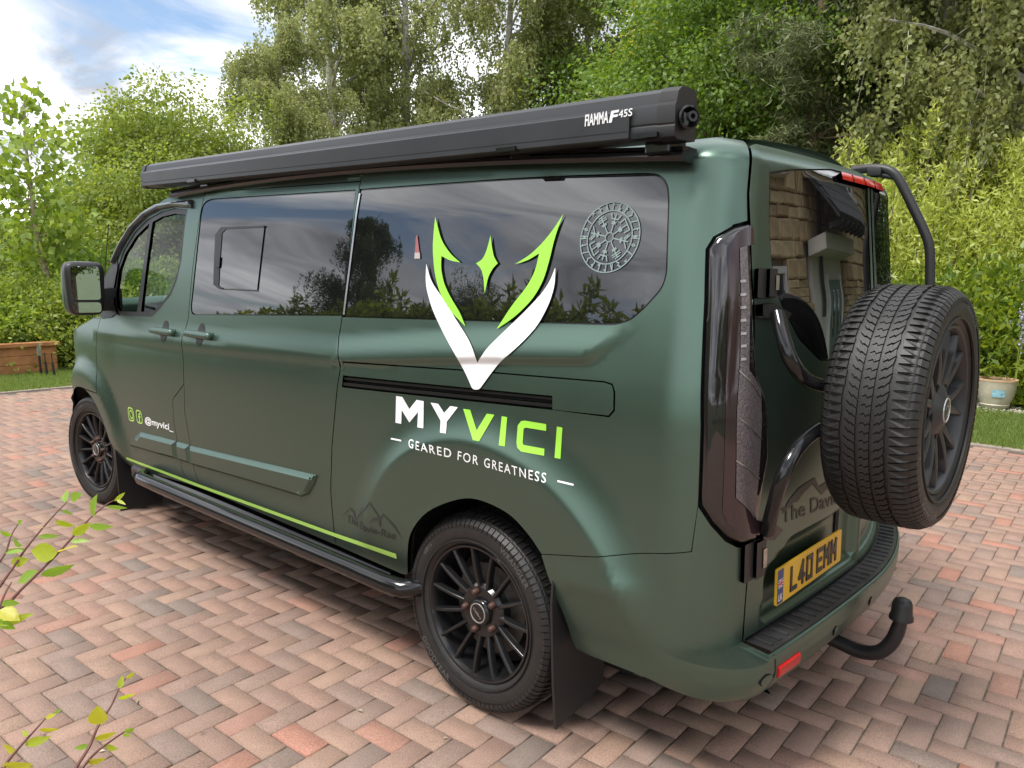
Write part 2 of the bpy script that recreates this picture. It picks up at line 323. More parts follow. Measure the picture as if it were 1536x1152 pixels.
def base(u, t):
    u = np.asarray(u, float); t = np.asarray(t, float)
    ph = np.clip((t-TROOF)/(TTOP-TROOF), 0, 1)*math.pi/2
    z = np.where(t > TROOF, TROOF+0.085*np.sin(ph), t); inset = np.where(t > TROOF, 0.19*(1-np.cos(ph)), 0)
    zs = np.minimum(z, TROOF)
    xs = np.maximum(u, XC)
    wv = wbase(zs+0.035*np.clip(xs, -1, 3)*np.exp(-((zs-1.15)/.3)**2))-inset
    wv = wv-0.03*np.clip((0.8-xs)/1.46, 0, 1)**2-0.02*np.clip(xs-2.2, 0, 9)**2-0.32*np.clip((xs-3.25)/.72, 0, 1.2)**3
    z = z+(0.045*smst(-.6, .7, xs)-0.012*np.clip((xs-1.6)/.8, 0, 1)**2)*smst(1.45, 1.76, z)
    xr = xrear(zs)+inset*0.8
    a = np.clip((XC-u)/LC, 0, 1)*math.pi/2; ax = XC-xr
    r = np.clip((XC-LC-u)/LR, 0, 2)
    y = np.where(u >= XC, wv, wv-AY*(1-np.cos(a)))*1.0
    y = np.where(r > 0, (wv-AY)*(1-r), y)
    x = np.where(u >= XC, u, XC-ax*np.sin(a))
    x = np.where(r > 0, xr-0.028*(1-(1-np.clip(r, 0, 2))**2), x)
    z = z+0.0*x
    P = np.stack([x, y, z], -1)
    return warp(P)
def warp(P):
    q = np.clip(-P[..., 1]/.8, 0, 1.2)**2*(1-smst(-0.7, 0.1, P[..., 0]))
    P = P.copy(); P[..., 0] += 0.14*q; return P
def nrm(f, u, t, h=1.5e-3):
    du = f(u+h, t)-f(u-h, t); dt = f(u, t+h)-f(u, t-h)
    n = np.cross(dt, du); return n/np.maximum(np.linalg.norm(n, axis=-1, keepdims=True), 1e-12)
RECESS = None
def sdist(u, t, poly):
    """signed distance, positive inside"""
    u = np.asarray(u, float); t = np.asarray(t, float); P = np.asarray(poly, float); Q = np.roll(P, -1, 0)
    d2 = np.full(u.shape, 1e9); ins = np.zeros(u.shape, bool)
    for a, b in zip(P, Q):
        e = b-a; L2 = max(e@e, 1e-12); k = np.clip(((u-a[0])*e[0]+(t-a[1])*e[1])/L2, 0, 1)
        d2 = np.minimum(d2, (u-a[0]-k*e[0])**2+(t-a[1]-k*e[1])**2)
        if a[1] != b[1]:
            c = ((a[1] > t) != (b[1] > t)) & (u < (b[0]-a[0])*(t-a[1])/(b[1]-a[1])+a[0]); ins ^= c
    return np.where(ins, 1, -1)*np.sqrt(d2)
def zfold(x): return np.interp(x, [-.6, -.404, -.03, .70, 1.78, 3.2], [1.235, 1.222, 1.193, 1.118, 1.081, 1.05])
_fr = np.arange(0, 3, .002); _fp = np.clip(1-(_fr-.600)/.135, 0, 1.0)**2
_k2 = np.exp(-0.5*(np.arange(-20, 21)*.002/.009)**2); _k2 /= _k2.sum(); _fp = np.convolve(np.pad(_fp, 20, 'edge'), _k2, 'valid')
def disp(u, t):
    u = np.asarray(u, float); t = np.asarray(t, float)
    zr = t-zfold(u); wd = np.where(u < .72, 0.015, 0.03); amp = np.where(u < .72, 0.016, 0.009)
    d = amp*smst(0, 1, (zr+wd)/(2*wd))*(1-smst(0.02, 0.115, zr))*smst(-.055, .02, u-(-.42-1.2*np.clip(zr, -.02, .2)))
    d = np.where(u > XC-.02, d, 0)
    rr = np.hypot(u+.035, t-AXZ); d = d+0.040*np.interp(rr, _fr, _fp)*smst(.36, .60, t)*smst(-.80, -.62, u)
    d = d-0.010*(1-smst(.40, .60, rr))*smst(.36, .60, t)*smst(-.80, -.62, u)
    rf = np.hypot(u-WBX, t-AXZ); d = d+0.036*(1-smst(.47, .60, rf))*smst(.30, .50, t)*(u > 2)
    # soft crease low on the rear quarter
    d = d+0.012*np.exp(-((t-.60+.10*(u+.5))/.035)**2)*(1-smst(-.40, -.36, u))*smst(-.70, -.5, u)*0.6
    if RECESS is not None:
        d = d-0.034*smst(0.0, 0.030, sdist(u, t, RECESS))
    return d
def surf0(u, t): return base(u, t)+nrm(base, u, t)*disp(u, t)[..., None]
# --- pixel -> (u, t) on the body
_gu, _gt = np.meshgrid(np.concatenate([np.linspace(-1.95, XC, 140), np.linspace(XC, 3.98, 260)]), np.linspace(.22, 1.95, 170), indexing='ij')
_gu = _gu.ravel(); _gt = _gt.ravel()
_gP = base(_gu, _gt); _gN = nrm(base, _gu, _gt); _gpx = prj(_gP)
_vis = ((_gP-CAM)*_gN).sum(-1) < 0.0
def uv(pts, f=None):
    f = f or surf0; out = []
    pts = np.asarray(pts, float).reshape(-1, 2)
    for q in pts:
        d = ((_gpx-q)**2).sum(-1)+(~_vis)*1e9; i = int(d.argmin()); out.append((_gu[i], _gt[i]))
    X = np.array(out); h = 1e-4
    for it in range(12):
        p = prj(f(X[:, 0], X[:, 1])); e_ = pts-p
        ju = (prj(f(X[:, 0]+h, X[:, 1]))-p)/h; jt = (prj(f(X[:, 0], X[:, 1]+h))-p)/h
        det = ju[:, 0]*jt[:, 1]-ju[:, 1]*jt[:, 0]; det = np.where(abs(det) < 1e-3, 1e-3, det)
        a = (e_[:, 0]*jt[:, 1]-e_[:, 1]*jt[:, 0])/det; b = (ju[:, 0]*e_[:, 1]-ju[:, 1]*e_[:, 0])/det
        X[:, 0] += np.clip(a, -.05, .05); X[:, 1] += np.clip(b, -.05, .05)
    return X
def polyize(pts, step):
    P = np.asarray(pts, float); out = []
    for i in range(len(P)):
        a, b = P[i], P[(i+1) % len(P)]; n = max(1, int(np.ceil(np.linalg.norm(b-a)/step)))
        out += [a+(b-a)*k/n for k in range(n)]
    return np.array(out)
def area(P): x, y = P[:, 0], P[:, 1]; return 0.5*np.sum(x*np.roll(y, -1)-y*np.roll(x, -1))
def offset(poly, d):
    """positive d shrinks"""
    P = np.asarray(poly, float); s = np.sign(area(P)); out = []
    n = len(P)
    for i in range(n):
        a, b, c = P[i-1], P[i], P[(i+1) % n]; e1 = (b-a)/max(np.linalg.norm(b-a), 1e-9); e2 = (c-b)/max(np.linalg.norm(c-b), 1e-9)
        n1 = np.array([-e1[1], e1[0]])*s; n2 = np.array([-e2[1], e2[0]])*s; m = n1+n2; k = max(m@m/2, .35)
        out.append(b+m/k*d)
    return np.array(out)
def roundp(poly, r, n=5):
    P = np.asarray(poly, float); out = []; m = len(P)
    for i in range(m):
        a, b, c = P[i-1], P[i], P[(i+1) % m]; l1 = np.linalg.norm(a-b); l2 = np.linalg.norm(c-b); k = min(r, .45*l1, .45*l2)
        p0 = b+(a-b)/l1*k; p1 = b+(c-b)/l2*k
        for j in range(n+1):
            q = j/n; out.append((1-q)**2*p0+2*q*(1-q)*b+q*q*p1)
    return np.array(out)
def spl(pts, n=6, closed=False):
    P = np.asarray(pts, float); m = len(P); out = []
    rng = range(m if closed else m-1)
    for i in rng:
        p0 = P[(i-1) % m] if closed or i > 0 else 2*P[0]-P[1]; p1 = P[i]; p2 = P[(i+1) % m]; p3 = P[(i+2) % m] if closed or i+2 < m else 2*P[-1]-P[-2]
        for k in range(n):
            s = k/n; out.append(.5*((2*p1)+(-p0+p2)*s+(2*p0-5*p1+4*p2-p3)*s*s+(-p0+3*p1-3*p2+p3)*s**3))
    if not closed: out.append(P[-1])
    return np.array(out)
def uvp(px, f=None, gap=9.0, closed=True):
    P = np.asarray(px, float); out = []
    n = len(P)
    for i in range(n if closed else n-1):
        a, b = P[i], P[(i+1) % n]; k = max(1, int(np.linalg.norm(b-a)/gap)); out += [a+(b-a)*j/k for j in range(k)]
    if not closed: out.append(P[-1])
    return uv(out, f)
def soft(px, amin=112.0, n=5):
    """round the blunt corners of a traced outline, keep the sharp tips"""
    P = np.asarray(px, float); out = []; m = len(P)
    for i in range(m):
        a, b, c_ = P[i-1], P[i], P[(i+1) % m]; u1 = (a-b)/max(np.linalg.norm(a-b), 1e-9); u2 = (c_-b)/max(np.linalg.norm(c_-b), 1e-9)
        if math.degrees(math.acos(float(np.clip(u1@u2, -1, 1)))) < amin: out.append(b); continue
        p0 = b+(a-b)*.45; p1 = b+(c_-b)*.45
        l = min(np.linalg.norm(p0-b), np.linalg.norm(p1-b)); p0 = b+u1*l; p1 = b+u2*l
        out += [(1-q)**2*p0+2*q*(1-q)*b+q*q*p1 for q in np.linspace(0, 1, n)]
    return np.array(out)
_fx = np.arange(-.62, 3.1, .020)
FEAT = np.concatenate([np.stack([_fx, zfold(_fx)+o_], -1) for o_ in (-.020, -.015, -.010, -.005, 0, .005, .010, .015, .020)])
_ra, _rr2 = np.meshgrid(np.arange(R_(5), R_(178), .022), np.arange(.565, .70, .009)); FEAT = np.concatenate([FEAT, np.stack([-.035+_rr2*np.cos(_ra), AXZ+_rr2*np.sin(_ra)], -1).reshape(-1, 2)])
_fk = np.hypot(FEAT[:, 0]+.035, FEAT[:, 1]-AXZ)
def cdt(poly, holes, step, feat=None):
    B = [polyize(poly, step)]+[polyize(h, step) for h in holes]
    pts = []; edges = []
    for b in B:
        k = len(pts); n = len(b); pts += list(b); edges += [(k+i, k+(i+1) % n) for i in range(n)]
    lo = B[0].min(0); hi = B[0].max(0)
    gx, gy = np.meshgrid(np.arange(lo[0]+step*.5, hi[0], step), np.arange(lo[1]+step*.5, hi[1], step)); gx = gx.ravel(); gy = gy.ravel()
    d = sdist(gx, gy, B[0])
    for b in B[1:]: d = np.minimum(d, -sdist(gx, gy, b))
    k = d > step*.45
    if feat is not None: k &= (np.abs(gy-zfold(gx)) > .025) & (np.abs(np.hypot(gx+.035, gy-AXZ)-.632) > .074)
    pts += list(np.stack([gx[k], gy[k]], -1))
    if feat is not None:
        d = sdist(feat[:, 0], feat[:, 1], B[0])
        for b in B[1:]: d = np.minimum(d, -sdist(feat[:, 0], feat[:, 1], b))
        pts += list(feat[d > .004])
    V, _, Fc, *_ = delaunay_2d_cdt([Vector(p_) for p_ in pts], edges, [], 0, 1e-7)
    V = np.array([tuple(v_) for v_ in V]); Fc = np.array([f_ for f_ in Fc if len(f_) == 3])
    c = V[Fc].mean(1); ok = sdist(c[:, 0], c[:, 1], B[0]) > 0
    for b in B[1:]: ok &= sdist(c[:, 0], c[:, 1], b) < 0
    Fc = Fc[ok]
    a = V[Fc]; cr = (a[:, 1, 0]-a[:, 0, 0])*(a[:, 2, 1]-a[:, 0, 1])-(a[:, 1, 1]-a[:, 0, 1])*(a[:, 2, 0]-a[:, 0, 0])
    Fc[cr > 0] = Fc[cr > 0][:, ::-1]
    return V, Fc, B
def mirror_pts(P):
    Q = P.copy(); Q[..., 1] *= -1; return warp(Q)
def panel(name, poly, mat, parent=None, holes=(), off=0.0, extra=None, step=0.03, skirt=0.014, f=None, side=1, feat=None):
    f = f or surf0
    V, Fc, B = cdt(poly, holes, step, feat)
    def g(u, t):
        e_ = off if extra is None else off+extra(u, t)
        return f(u, t)+nrm(base, u, t)*np.broadcast_to(np.asarray(e_, float), np.shape(u))[..., None]
    P = g(V[:, 0], V[:, 1]); N = nrm(g, V[:, 0], V[:, 1])
    faces = [Fc]; VV = [P]; NN = [N]; nb = len(P)
    if skirt:
        for b in B:
            q = g(b[:, 0], b[:, 1]); nq = nrm(g, b[:, 0], b[:, 1]); tq = np.roll(q, -1, 0)-np.roll(q, 1, 0)
            sn = np.cross(tq, nq); sn /= np.maximum(np.linalg.norm(sn, axis=-1, keepdims=True), 1e-9)
            s = np.sign(area(b))*(-1 if b is not B[0] else 1); sn = sn*(-s)
            n = len(b); i = np.arange(n); j = (i+1) % n
            VV += [q, q-nq*skirt]; NN += [sn, sn]
            qa = np.stack([nb+i, nb+j, nb+n+j], -1); qb = np.stack([nb+i, nb+n+j, nb+n+i], -1)
            if s > 0: qa = qa[:, ::-1]; qb = qb[:, ::-1]
            faces += [qa, qb]; nb += 2*n
    P = np.concatenate(VV); N = np.concatenate(NN); Fa = np.concatenate(faces)
    if side < 0:
        P = mirror_pts(P); N = N*np.array([1, -1, 1]); Fa = Fa[:, ::-1]
    o = obj_np(name, P, Fa, mat, None, True, N)
    if parent is None: to_van(o)
    else: o.parent = parent
    return o
def raised(name, poly, rings, mat, parent=None, f=None, side=1, step=.02, angle=25, skirt=.012):
    f = f or surf0; P0 = polyize(poly, step); mb = MB(); loops = []; n = len(P0)
    def mp(Q, h): return f(Q[:, 0], Q[:, 1])+nrm(base, Q[:, 0], Q[:, 1])*h
    rr = [(0.0, rings[0][1]-skirt)]+list(rings)
    for d, h in rr:
        Q = offset(P0, d) if d else P0; loops.append((Q, h)); 
    V = np.concatenate([mp(Q, h) for Q, h in loops]); F = [[k*n+i, k*n+(i+1) % n, (k+1)*n+(i+1) % n, (k+1)*n+i] for k in range(len(loops)-1) for i in range(n)]
    Vi, Fi, _ = cdt(loops[-1][0], [], step); Pi = mp(Vi, loops[-1][1]); F += [[len(V)+j for j in q] for q in Fi]; V = np.concatenate([V, Pi])
    if side < 0: V = mirror_pts(V)
    me = bpy.data.meshes.new(name); me.from_pydata([tuple(q) for q in V], [], F); bm = bmesh.new(); bm.from_mesh(me); bmesh.ops.remove_doubles(bm, verts=bm.verts, dist=2e-5); bmesh.ops.recalc_face_normals(bm, faces=bm.faces)
    for f_ in bm.faces: f_.smooth = True
    for e_ in bm.edges:
        if len(e_.link_faces) == 2 and e_.calc_face_angle(0) > math.radians(angle): e_.smooth = False
    bm.to_mesh(me); bm.free(); o = link(name, me, mat)
    return sub(o, parent) if parent else to_van(o)
def sub(o, parent):
    """sub-part of a van part (parent sits at the van origin with world-metre meshes)"""
    o.parent = parent; return o

# ------------------------------------------------------------------ outlines, traced on the photograph and put on the body
SR = uv([(541, 272), (538, 288), (514, 471), (508, 506), (508, 540), (498, 670), (496, 735), (501, 794), (504, 818)])
SF = uv([(307, 290), (289, 402), (282, 480), (273, 506), (275, 545), (276, 576), (277, 618), (285, 665), (289, 696), (301, 732)])
DGu = uv([(307, 290), (289, 402), (282, 480), (273, 506), (275, 545), (276, 576)])
DGl = uv([(276, 576), (259, 599), (261, 634), (266, 662), (268, 686), (275, 709), (284, 727)])
FG = uv([(151, 477), (146, 495), (144, 523), (145, 545), (145, 590)])
AC = uv([(252, 296), (234, 307), (218, 322), (202, 343), (184, 371), (167, 398), (155, 424), (146, 450)])
AC[0, 1] = max(AC[0, 1], 1.78)
TL = uv([(1122, 335), (1100, 341), (1073, 356), (1062, 374), (1058, 500), (1055, 640), (1051, 757), (1066, 782), (1088, 806), (1106, 815), (1130, 813), (1133, 780), (1140, 730), (1148, 685), (1148, 615), (1143, 590), (1131, 560), (1127, 500), (1125, 420)])
LD = uv([(1123, 290), (1125, 335), (1128, 420), (1132, 556), (1147, 596), (1149, 640), (1148, 685), (1141, 730), (1135, 775), (1133, 812), (1122, 858), (1118, 905), (1114, 968)])
ARCH = spl(uv([(612, 862), (612, 830), (617, 800), (640, 770), (680, 752), (715, 750), (760, 770), (790, 800), (812, 832)]), 4)
SEAM = uv([(812, 832), (930, 833), (1000, 831), (1038, 828)])
SLOT = uv([(509, 563), (828, 594.5), (828, 613), (509, 579)])
RP = uv([(514, 543.5), (700, 556), (906, 573), (918, 577), (921, 588), (920.6, 615), (913, 624), (828, 615), (828, 594.5), (514, 563.5)])
HOLE = uv([(513, 541.8), (700, 554.5), (906, 571.5), (919, 575.5), (923, 588), (922.5, 616), (914, 626), (829, 615), (513, 581)])
GW_R = uvp(soft([(541, 286), (792, 268), (964, 262.5), (984, 263.5), (995, 270), (1000, 281), (1001.5, 300), (998, 411), (991, 432), (964, 462), (942, 480), (921, 485), (753, 480), (516, 473.5)]), None, 6)
GW_S = uvp(soft([(319, 300), (532, 287), (514, 471.5), (293, 471), (288, 468.5), (287, 460), (302, 318), (305, 308), (310, 302.5)]), None, 6)
GW_F = uv([(279, 318), (262, 316), (242, 321), (222, 332), (202, 352), (186, 378), (176, 406), (172, 440), (173, 462), (178, 470), (228, 471.5), (238, 462), (255.5, 440), (264, 419), (270.5, 390)])
NFRONT = [(3.62, 1.035), (3.80, .97), (3.92, .84), (3.95, .66), (3.93, .45), (3.87, .30), (3.73, .275)]
FARCH = [(WBX+.40*math.cos(a_), AXZ+.395*math.sin(a_)) for a_ in np.linspace(R_(-4), R_(88), 12)]
FAR2 = spl(np.array([(WBX+.398*math.cos(a_), AXZ+.395*math.sin(a_)) for a_ in np.linspace(R_(94), R_(176), 10)]), 2)
FARC = np.array(FARCH)
SILL0 = np.array(uv([(604, 862)])[0]); S_AR = ARCH[0]
ZPAD = 0.468
u_of_r = lambda r: XC-LC-LR*r
USPL = u_of_r(1.12)
RECESS = [tuple(q) for q in uv([(1150, 853), (1190, 803), (1287, 777)])]+[(USPL+.035, .70), (USPL+.03, .50), (u_of_r(.85), .475), (u_of_r(.12), .46)]
_rc = np.array(RECESS)
RECESS = [(q[0], q[1]) for q in _rc[:2]]+[(USPL+.03, _rc[1, 1]+.012), (USPL+.03, .495), (u_of_r(.12), .488)]
door_lo_u = AC[-1]
paint_parts = []
GAPW = 0.0025
for sd_ in (1, -1):
    # front wing
    fw = np.concatenate([FG[::-1], [(FG[0, 0]+.12, FG[0, 1]-.005), (3.40, 1.085)], NFRONT, FARC, ])
    front_wing = panel('front_wing', offset(fw, GAPW), M_paint, feat=FEAT, side=sd_)
    # front door
    fd = np.concatenate([AC, FG, FAR2[1:], uv([(196, 700)]), DGl[::-1], DGu[::-1][1:]])
    front_door = panel('front_door', offset(fd, GAPW), M_paint, feat=FEAT, holes=[offset(GW_F, -.012)], side=sd_)
    bs = np.concatenate([SF[5:], [DGl[-1]], DGl[::-1][1:-1]])
    panel('door_pillar', offset(bs, GAPW*.6), M_paint, side=sd_, step=.02)
    sdp = np.concatenate([SR, SF[::-1]])
    sliding_door = panel('sliding_door', offset(sdp, GAPW), M_paint, feat=FEAT, holes=[offset(GW_S, -.006)], side=sd_)
    rs = np.concatenate([[AC[0]], [SF[0]], [SR[0]], [(SR[0, 0], TTOP), (2.20, TTOP)]])
    panel('roof_side', offset(rs, .001), M_paint, side=sd_, skirt=0)
    # rear quarter
    u_td = LD[0, 0]
    q = np.concatenate([[(u_td+.005, TTOP), (SR[0, 0], TTOP)], SR, [SILL0], ARCH, SEAM[1:], [TL[6]+np.array([.004, .0])], TL[5:0:-1]+np.array([.004, 0]), [TL[1]+np.array([.0, .005])], [TL[0]+np.array([.0, .005])], [(LD[0, 0]+.004, LD[0, 1])], [(LD[0, 0]+.004, 1.76)]])
    quarter = panel('rear_quarter_panel', offset(q, GAPW), M_paint, feat=FEAT, holes=[offset(GW_R, -.006), HOLE], side=sd_, step=.022)
    rail_panel = panel('door_rail_cover', offset(RP, .0015), M_paint, side=sd_, step=.022)
    # glass
    g1 = panel('rear_side_window', GW_R, M_glass, f=base, off=-.003, side=sd_, step=.05)
    g2 = panel('sliding_door_window', GW_S, M_glass, sliding_door, f=base, off=-.003, side=sd_, step=.05)
    for gp_, ow in ((GW_R, None), (GW_S, sliding_door)):
        s_ = panel('window_seal', offset(gp_, -.010), M_gloss, ow, holes=[offset(gp_, .003)], off=-.005, side=sd_, step=.04, skirt=0)
    # front door glazing: black frame, divider bar, two panes
    fr = panel('window_frame', offset(GW_F, -.014), M_black, front_door, holes=[offset(GW_F, .012)], off=-.004, side=sd_, step=.03)
    gf = panel('door_pane', GW_F, M_clear, front_door, off=-.012, side=sd_, step=.05, skirt=0)
    bar = panel('window_divider', uv([(224, 330), (229, 327), (210, 470), (204, 470)]), M_black, front_door, off=-.004, side=sd_, step=.02)
    # dark liner behind every gap (cab opening left free)
    ln = np.concatenate([[(USPL, 1.80), (USPL, .44), (XC-LC, .44), (-.66, .40), (-.40, .40)], ARCH[::-1]+np.array([0, .012]), [SILL0+np.array([0, .01])], [SR[-1]], uv([(300, 731)]), uv([(200, 699)]), FAR2[::-1]+np.array([0, .014]), [(FG[-1, 0]+.3, FG[-1, 1]-.02), (3.7, .95), FG[0]], AC[::-1][1:], [(2.2, 1.80)]])
    panel('inner_shell', ln, M_void, holes=[offset(GW_F, -.006)], off=-.028, side=sd_, step=.06, skirt=0)

# opening pane in the sliding door window
op = uv([(333, 343), (397, 339), (386, 435), (328, 431), (324, 425), (327, 352)])
o_ = panel('opening_pane', op, M_glass, f=base, off=.0015, step=.05, skirt=.003)
fr = uv([(324, 352), (332, 341), (397.5, 338.5), (397, 341.5), (340, 344), (334, 350), (329, 428), (334, 433), (386, 435.5), (386, 437), (330, 434), (321, 427)])
panel('pane_frame', fr, M_black, off=.004, step=.02, skirt=.004)
panel('pane_latch', roundp(uv([(327, 386), (332.5, 386), (331, 402), (326, 402)]), .004), M_black, off=.008, step=.02, skirt=.007)
# bright edge strip between the two side windows
panel('window_edge_trim', uv([(538.5, 290), (541, 290), (517, 472), (514.5, 472)]), M_chrome, off=.001, step=.02, skirt=.003)

# ------------------------------------------------------------------ roof, windscreen, bonnet, front
def loft_rows(name, L_pts, cz, bx, mat, ns=24, par=None):
    V = []; n = len(L_pts)
    for k in range(n):
        x, y, z = L_pts[k]
        for j in range(ns+1):
            s = 1-2*j/ns; V.append((x+bx[k]*(1-s*s), y*s, z+cz[k]*(1-s*s)))
    V = warp(np.array(V)); i, j = np.meshgrid(np.arange(n-1), np.arange(ns), indexing='ij'); a = (i*(ns+1)+j).ravel()
    F = np.stack([a, a+1, a+ns+2, a+ns+1], -1)
    return to_van(obj_np(name, V, F, mat, None, True))
ru = np.concatenate([np.linspace(2.20, XC, 60), XC-LC*np.linspace(0.1, 1, 10), XC-LC-LR*np.linspace(.05, 1, 14)])
ring = base(ru, np.full(ru.shape, TTOP))
yc = ring[:, 1]
loft_rows('roof', ring, 0.045*np.clip(yc/.66, 0, 1)**2, 0*yc, M_paint)
acP = surf0(AC[:, 0], AC[:, 1])
hd = np.stack([ring[0], (ring[0]+acP[0])/2+np.array([.02, 0, .012]), acP[0]])
loft_rows('roof_header', hd, np.array([.045, .05, .055]), np.array([0, .06, .10]), M_paint)
loft_rows('windscreen', acP, np.linspace(.055, .02, len(acP)), np.linspace(.10, .22, len(acP)), M_clear)
bn = np.concatenate([[acP[-1]], surf0(np.array([FG[0, 0], FG[0, 0]+.12, 3.40, 3.62]), np.array([FG[0, 1], FG[0, 1]-.005, 1.085, 1.035])), surf0(np.array([3.80]), np.array([.97]))])
loft_rows('bonnet', bn, np.array([.02, .06, .07, .08, .08, .07]), np.array([.22, .20, .18, .16, .14, .12]), M_paint)
nf = np.array(NFRONT)[1:6]; nfP = surf0(nf[:, 0], nf[:, 1])
loft_rows('front_bumper', nfP, np.array([.07, .03, 0, 0, 0]), np.array([.12, .16, .18, .18, .14]), M_paint)
# ------------------------------------------------------------------ rear
M_lens = pbr('smoked lamp lens', (0.012, 0.010, 0.011), 0.04, ior=1.7)
M_lensr = pbr('dark red lamp segment', (0.030, 0.017, 0.019), 0.08, ior=1.6)
M_led = pbr('clear led segment', (0.115, 0.098, 0.102), 0.12, 0.2, noise=0.35, nscale=160, bump=0.25, bscale=140)
M_ledu = pbr('led unit', (.30, .27, .27), .15, .6)
M_brake = pbr('red lamp', (0.50, 0.012, 0.012), 0.1, noise=0.2, nscale=30)
top_t = 1.90
GLl = uv([(1155, 346), (1162, 426), (1174, 457), (1199, 506), (1231, 539)])
gtop = uv([(1150, 262), (1156, 248), (1248, 255)])
zlow = float(GLl[-1, 1])-.004
for sd_ in (1, -1):
    split = USPL+.006 if sd_ > 0 else u_of_r(.88)+.006
    dp = np.concatenate([[(u_of_r(.10), TTOP-.005), (LD[0, 0]-.002, 1.84)], LD, [(u_of_r(.02), ZPAD+.012), (split, ZPAD+.012), (split, TTOP-.005)]])
    gsplit = split+.035
    GL = np.concatenate([gtop[:2], GLl[:], [(u_of_r(.75), zlow), (gsplit, zlow)], [(gsplit, gtop[2, 1]+.0)], [gtop[2]]])
    GLr = roundp(GL, .02, 3)
    rd = panel('rear_door', offset(dp, GAPW), M_paint, holes=[offset(GLr, -.006)], side=sd_, step=.024)
    sub(panel('rear_window', GLr, M_glassr, f=base, off=-.002, side=sd_, step=.05), rd)
    sub(panel('window_seal', offset(GLr, -.010), M_gloss, holes=[offset(GLr, .002)], off=-.005, side=sd_, step=.04, skirt=0), rd)
    tl = raised('tail_lamp', offset(TL, .002), [(0, .004), (.006, .012), (.016, .0155)], M_lens, side=sd_, step=.03, skirt=.03, angle=40)
    if sd_ > 0: left_door, lamp = rd, tl
    Z7 = lambda pts: uv([(1030+a/2.259, 320+b/2.259) for a, b in pts])
    seg = Z7([(133, 118), (162, 70), (205, 42), (212, 60), (212, 110), (166, 118), (166, 520), (150, 960), (212, 1032), (236, 1040), (228, 1085), (180, 1085), (128, 1045), (112, 1005), (122, 700), (130, 400)])
    sub(panel('red_segment', seg, M_lensr, off=.0165, side=sd_, step=.03, skirt=.002), tl)
    led = Z7([(168, 122), (190, 114), (194, 530), (232, 600), (234, 700), (224, 890), (210, 1028), (152, 958), (166, 520)])
    sub(panel('led_segment', led, M_led, off=.018, side=sd_, step=.02, skirt=.002), tl)
    for k, (yy) in enumerate((230, 275, 317, 360, 404, 446, 490)):
        sub(panel('led_unit', Z7([(168, yy), (185, yy-2), (185, yy+7), (168, yy+9)]), M_ledu, off=.0195, side=sd_, step=.03, skirt=.002), tl)
    for (a, b) in (((163, 530), (228, 615)), ((163, 690), (232, 760)), ((152, 830), (226, 893))):
        sub(panel('led_rib', Z7([a, b, (b[0], b[1]+5), (a[0], a[1]+5)]), M_steel, off=.0195, side=sd_, step=.03, skirt=.002), tl)
bl = panel('brake_lamp', roundp([(u_of_r(.70), 1.768), (u_of_r(.70), 1.798), (u_of_r(1.34), 1.798), (u_of_r(1.34), 1.768)], .008), M_brake, off=.010, step=.03, skirt=.03)
for rr_ in (.84, 1.0, 1.16):
    sub(panel('lamp_rib', [(u_of_r(rr_-.006), 1.769), (u_of_r(rr_-.006), 1.797), (u_of_r(rr_+.006), 1.797), (u_of_r(rr_+.006), 1.769)], pbr('deep red', (.2, .005, .008), .15), off=.012, step=.03, skirt=.003), bl)

# bumper: body surface with a rear step
def bump_off(t): return np.interp(t, [.20, .335, .36, .40, ZPAD-.012, ZPAD], [.03, .05, .070, .084, .084, .076])
def surfB(u, t):
    P = surf0(u, t); N = nrm(base, u, t); b = smst(-(XC+.03), -(XC-LC), -np.asarray(u, float))
    rr = np.clip((XC-LC-np.asarray(u, float))/LR, 0, 2)
    fade = np.where(np.asarray(t) > ZPAD, 0, bump_off(np.minimum(t, ZPAD)))
    return P+N*(b*fade)[..., None]
BL = [tuple(q) for q in uv([(835, 898), (850, 945), (872, 985)])]
for sd_ in (1, -1):
    arch_lo = [ARCH[-1], (-.345, .55), (-.375, .46), (-.39, .38)]
    tl_low = TL[6:11]
    bp_ = np.concatenate([SEAM, [TL[6]-np.array([-.006, .006])], TL[7:11]-np.array([0, .012]), [LD[-4]+np.array([.004, 0])], [LD[-3]+np.array([.004, 0])], [LD[-2]+np.array([.004, 0])], [(LD[-1, 0]+.004, ZPAD+.02)], [(LD[-1, 0]+.004, ZPAD)], [(u_of_r(.04), ZPAD)], [(u_of_r(1.0), ZPAD)], [(u_of_r(1.0), .352), (XC-LC, .352), (XC-.1, .345), (-.45, .345), (-.40, .35)], arch_lo[::-1][:-1]])
    bo = panel('rear_bumper', bp_, M_paint, f=surfB, side=sd_, step=.02, skirt=.02)
    if sd_ > 0: bumper = bo
# tread plate on the step: pad plus ribs
M_pad = pbr('worn black step plastic', (0.022, 0.022, 0.023), 0.5, noise=0.5, nscale=9, bump=0.15, bscale=200)
pu = np.linspace(u_of_r(.03), u_of_r(1.0), 50); full = []
inn = surf0(pu, np.full(pu.shape, ZPAD+.02)); out = surfB(pu, np.full(pu.shape, ZPAD)); 
def both(P): return np.concatenate([P, mirror_pts(P[::-1][1:])])
inn = both(inn+np.array([.03, 0, 0])); out = both(out+np.array([.003, 0, 0]))
mb = MB(); n_ = len(inn)
Vt = [(p_[0], p_[1], ZPAD+.004) for p_ in inn]+[(p_[0], p_[1], ZPAD+.003) for p_ in out]+[(p_[0]-.004, p_[1], ZPAD-.016) for p_ in out]
mb.add(Vt, [[i, i+1, n_+i+1, n_+i] for i in range(n_-1)]+[[n_+i, n_+i+1, 2*n_+i+1, 2*n_+i] for i in range(n_-1)])
pad = to_van(mb.build('step_pad', M_pad, None, True))
